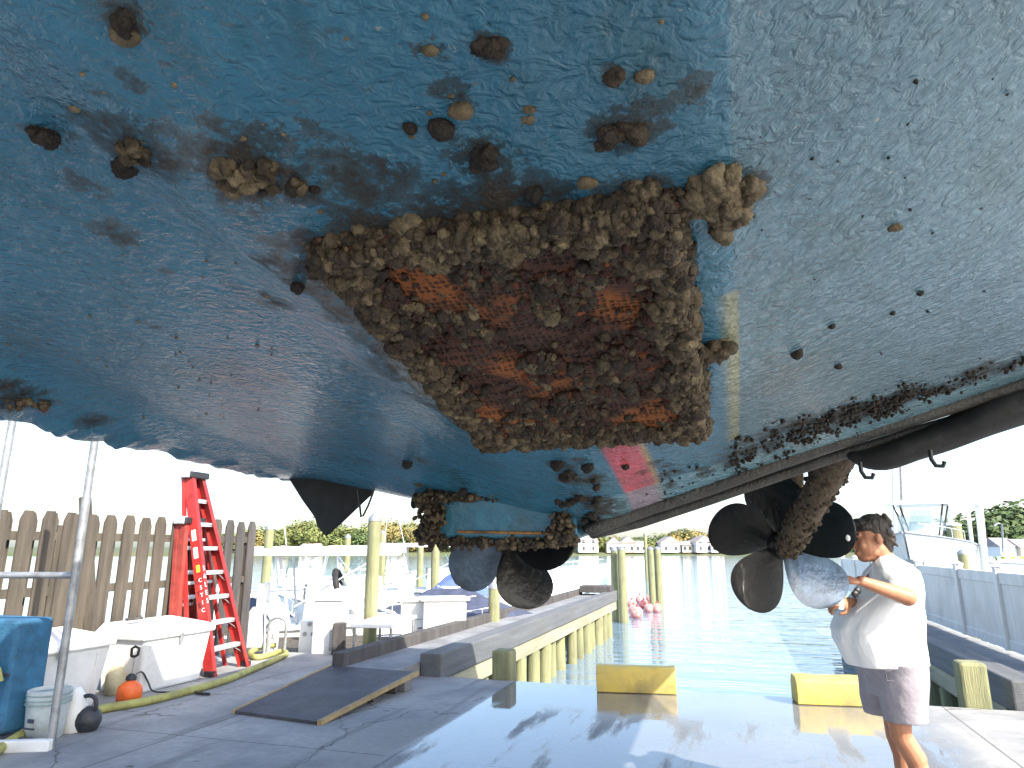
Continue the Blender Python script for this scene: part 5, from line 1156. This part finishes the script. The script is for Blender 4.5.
# hair: longer at the back
hb = MB(); hb.ell(hp3(.03, 0, .055), (.098, .085, .092), M=HD); hb.ell(hp3(.075, 0, .0), (.05, .07, .09), M=HD); hb.ell(hp3(.085, 0, -.055), (.035, .052, .05), M=HD); hb.ell(hp3(-.05, 0, .095), (.06, .062, .035), M=HD); hb.ell(hp3(-.03, 0, .075), (.06, .08, .04), M=HD)
for k in range(40):
    a = random.uniform(-1.3, 1.3); z = random.uniform(-.02, .13); x = .05 + .06 * math.cos(a); y = .075 * math.sin(a)
    cap(hb, hp3(x, y, z), hp3(x + .03, y * 1.05, z - .04), .014, .006, 6)
remesh('hair', hb, M['hair'], man, .006, 1)
for s_ in (-1, 1):
    e = MB(); e.ell(hp3(-.094, s_ * .033, .012), (.010, .013, .009), 12, 8, M=HD); e.build('eye', M['iron'], man, 'world', smooth=True)
    e = MB(); e.tube([hp3(-.104, s_ * .012, .036), hp3(-.103, s_ * .035, .043), hp3(-.086, s_ * .055, .038)], .006, 6); e.build('eyebrow', M['hair'], man, 'world', smooth=True)
# T-shirt
sb = MB(); prof = [(559, 881, 898, .075), (564, 876, 905, .14), (571, 871, 911, .195), (581, 866, 914, .215), (592, 860, 916, .22), (604, 850, 917, .222), (616, 840, 918, .228), (628, 834.5, 918.5, .215), (640, 836, 919, .21), (649, 841, 920, .205), (655, 845, 921.5, .2), (663, 850, 923, .2)]
rings = []
for k, (y, x0, x1, hw) in enumerate(prof):
    a, c = W(x0, y + (2 if k > 9 else 0), T0), W(x1, y, T0); m_ = (a + c) / 2; rx = (c - a).length / 2; rg_ = []
    for j in range(48):
        th = 2 * math.pi * j / 48; fold = 1 + (.03 * math.sin(th * 7 + k * .5) + .018 * math.sin(th * 13 + k)) * min(1, k / 8) + .02 * mn.noise(Vector((math.cos(th) * 2.2, math.sin(th) * 2.2, k * .55))); e_ = .85
        cx, sy = math.cos(th), math.sin(th); z = a.z * (1 - cx) / 2 + c.z * (1 + cx) / 2
        rg_.append(Vector((m_.x + rx * math.copysign(abs(cx) ** e_, cx) * fold, m_.y + hw * math.copysign(abs(sy) ** e_, sy) * fold, z)))
    rings.append(rg_)
sb.loft(rings)
cap(sb, shL + Vector((0, .03, .0)), shL.lerp(elL, .55), .088, .088); cap(sb, shR, shR.lerp(elR, .6), .085, .085)
cap(sb, W(890, 572, 3.98), shL, .10, .095)
for (x0, y0, x1, y1, tt, r) in ((884, 588, 856, 612, 3.90, .016), (905, 610, 884, 634, 3.90, .012)): cap(sb, W(x0, y0, tt), W(x1, y1, tt), r, r * .4, 8)
remesh('t_shirt', sb, M['tshirt'], man, .0075, 3)
cl = MB(); c0 = W(888, 563.5, T0); ring = [c0 + Vector((.08 * math.cos(a * .3142), .075 * math.sin(a * .3142), .012 * math.cos(a * .3142) + .0)) for a in range(21)]; cl.tube(ring, .007, 6); cl.build('collar', mat('grey_collar', (.3, .31, .36), .9), man, 'world', smooth=True)
# shorts
hb = MB()
wst = [(650, 866, 916, .19), (665, 866, 917, .2), (680, 868, 917, .21), (694, 870, 916, .2)]
rings = []
for y, x0, x1, hw in wst:
    a, c = W(x0, y, T0), W(x1, y, T0); m_ = (a + c) / 2; rx = (c - a).length / 2
    rings.append([Vector((m_.x + rx * math.cos(2 * math.pi * j / 40), m_.y + hw * math.sin(2 * math.pi * j / 40), m_.z)) for j in range(40)])
hb.loft(rings)
for s_, kx in ((-1, 0), (1, -3)):
    rings = []
    for y, x0, x1, hw in ((660, 870, 916, .125), (680, 871, 917, .122), (700, 873, 916, .115), (710, 875, 916, .112), (717, 877, 916, .11)):
        a, c = W(x0 + kx, y, T0), W(x1 + kx, y, T0); m_ = (a + c) / 2; rx = (c - a).length / 2
        rings.append([Vector((m_.x + rx * math.cos(2 * math.pi * j / 32) * (1 + .02 * math.sin(j * 1.7 + y)), m_.y + .1 * s_ + hw * math.sin(2 * math.pi * j / 32), m_.z)) for j in range(32)])
    hb.loft(rings)
sh_ = remesh('shorts', hb, M['shorts'], man, .0075, 2)
pk = MB(); a = W(891, 671, 3.865); pk.tube([a, a + Vector((-.035, 0, -.0)), a + Vector((-.03, 0, -.05)), a + Vector((.005, .0, -.055))], .0035, 6); pk.build('pocket', mat('grey_seam', (.1, .09, .11), .9), man, 'world')
# sunglasses on his shirt front, white cup in the far hand
c = W(855, 592, 3.86); t = thing('sunglasses', 'dark sunglasses hanging at the front of the white T-shirt', 'sunglasses', tuple(c), 0, 'world')
for dx in (-.01, .02): b = MB(); b.ell(c + Vector((dx, -.01 + dx, -.005 + dx * .5)), (.022, .012, .020)); b.build('lens', M['black'], t, 'world', smooth=True)
b = MB(); b.tube([c + Vector((.01, .0, .01)), W(864, 577, 3.9), W(872, 566, 3.95)], .003, 6); b.build('cord', M['navy'], t, 'world')
c = W(839, 600, 3.98); t = thing('paper_cup', 'small white cup held in the man\'s far hand', 'cup', tuple(c), 0, 'world')
b = MB(); b.lathe(c, [(.022, -.05), (.030, .045), (.027, .045), (.02, -.045)], 20); b.build('cup_body', M['gel'], t, 'world', smooth=True); b = MB(); b.lathe(c, [(.031, .043), (.032, .047), (.031, .051)], 20); b.build('rim', M['gel'], t, 'world', smooth=True)
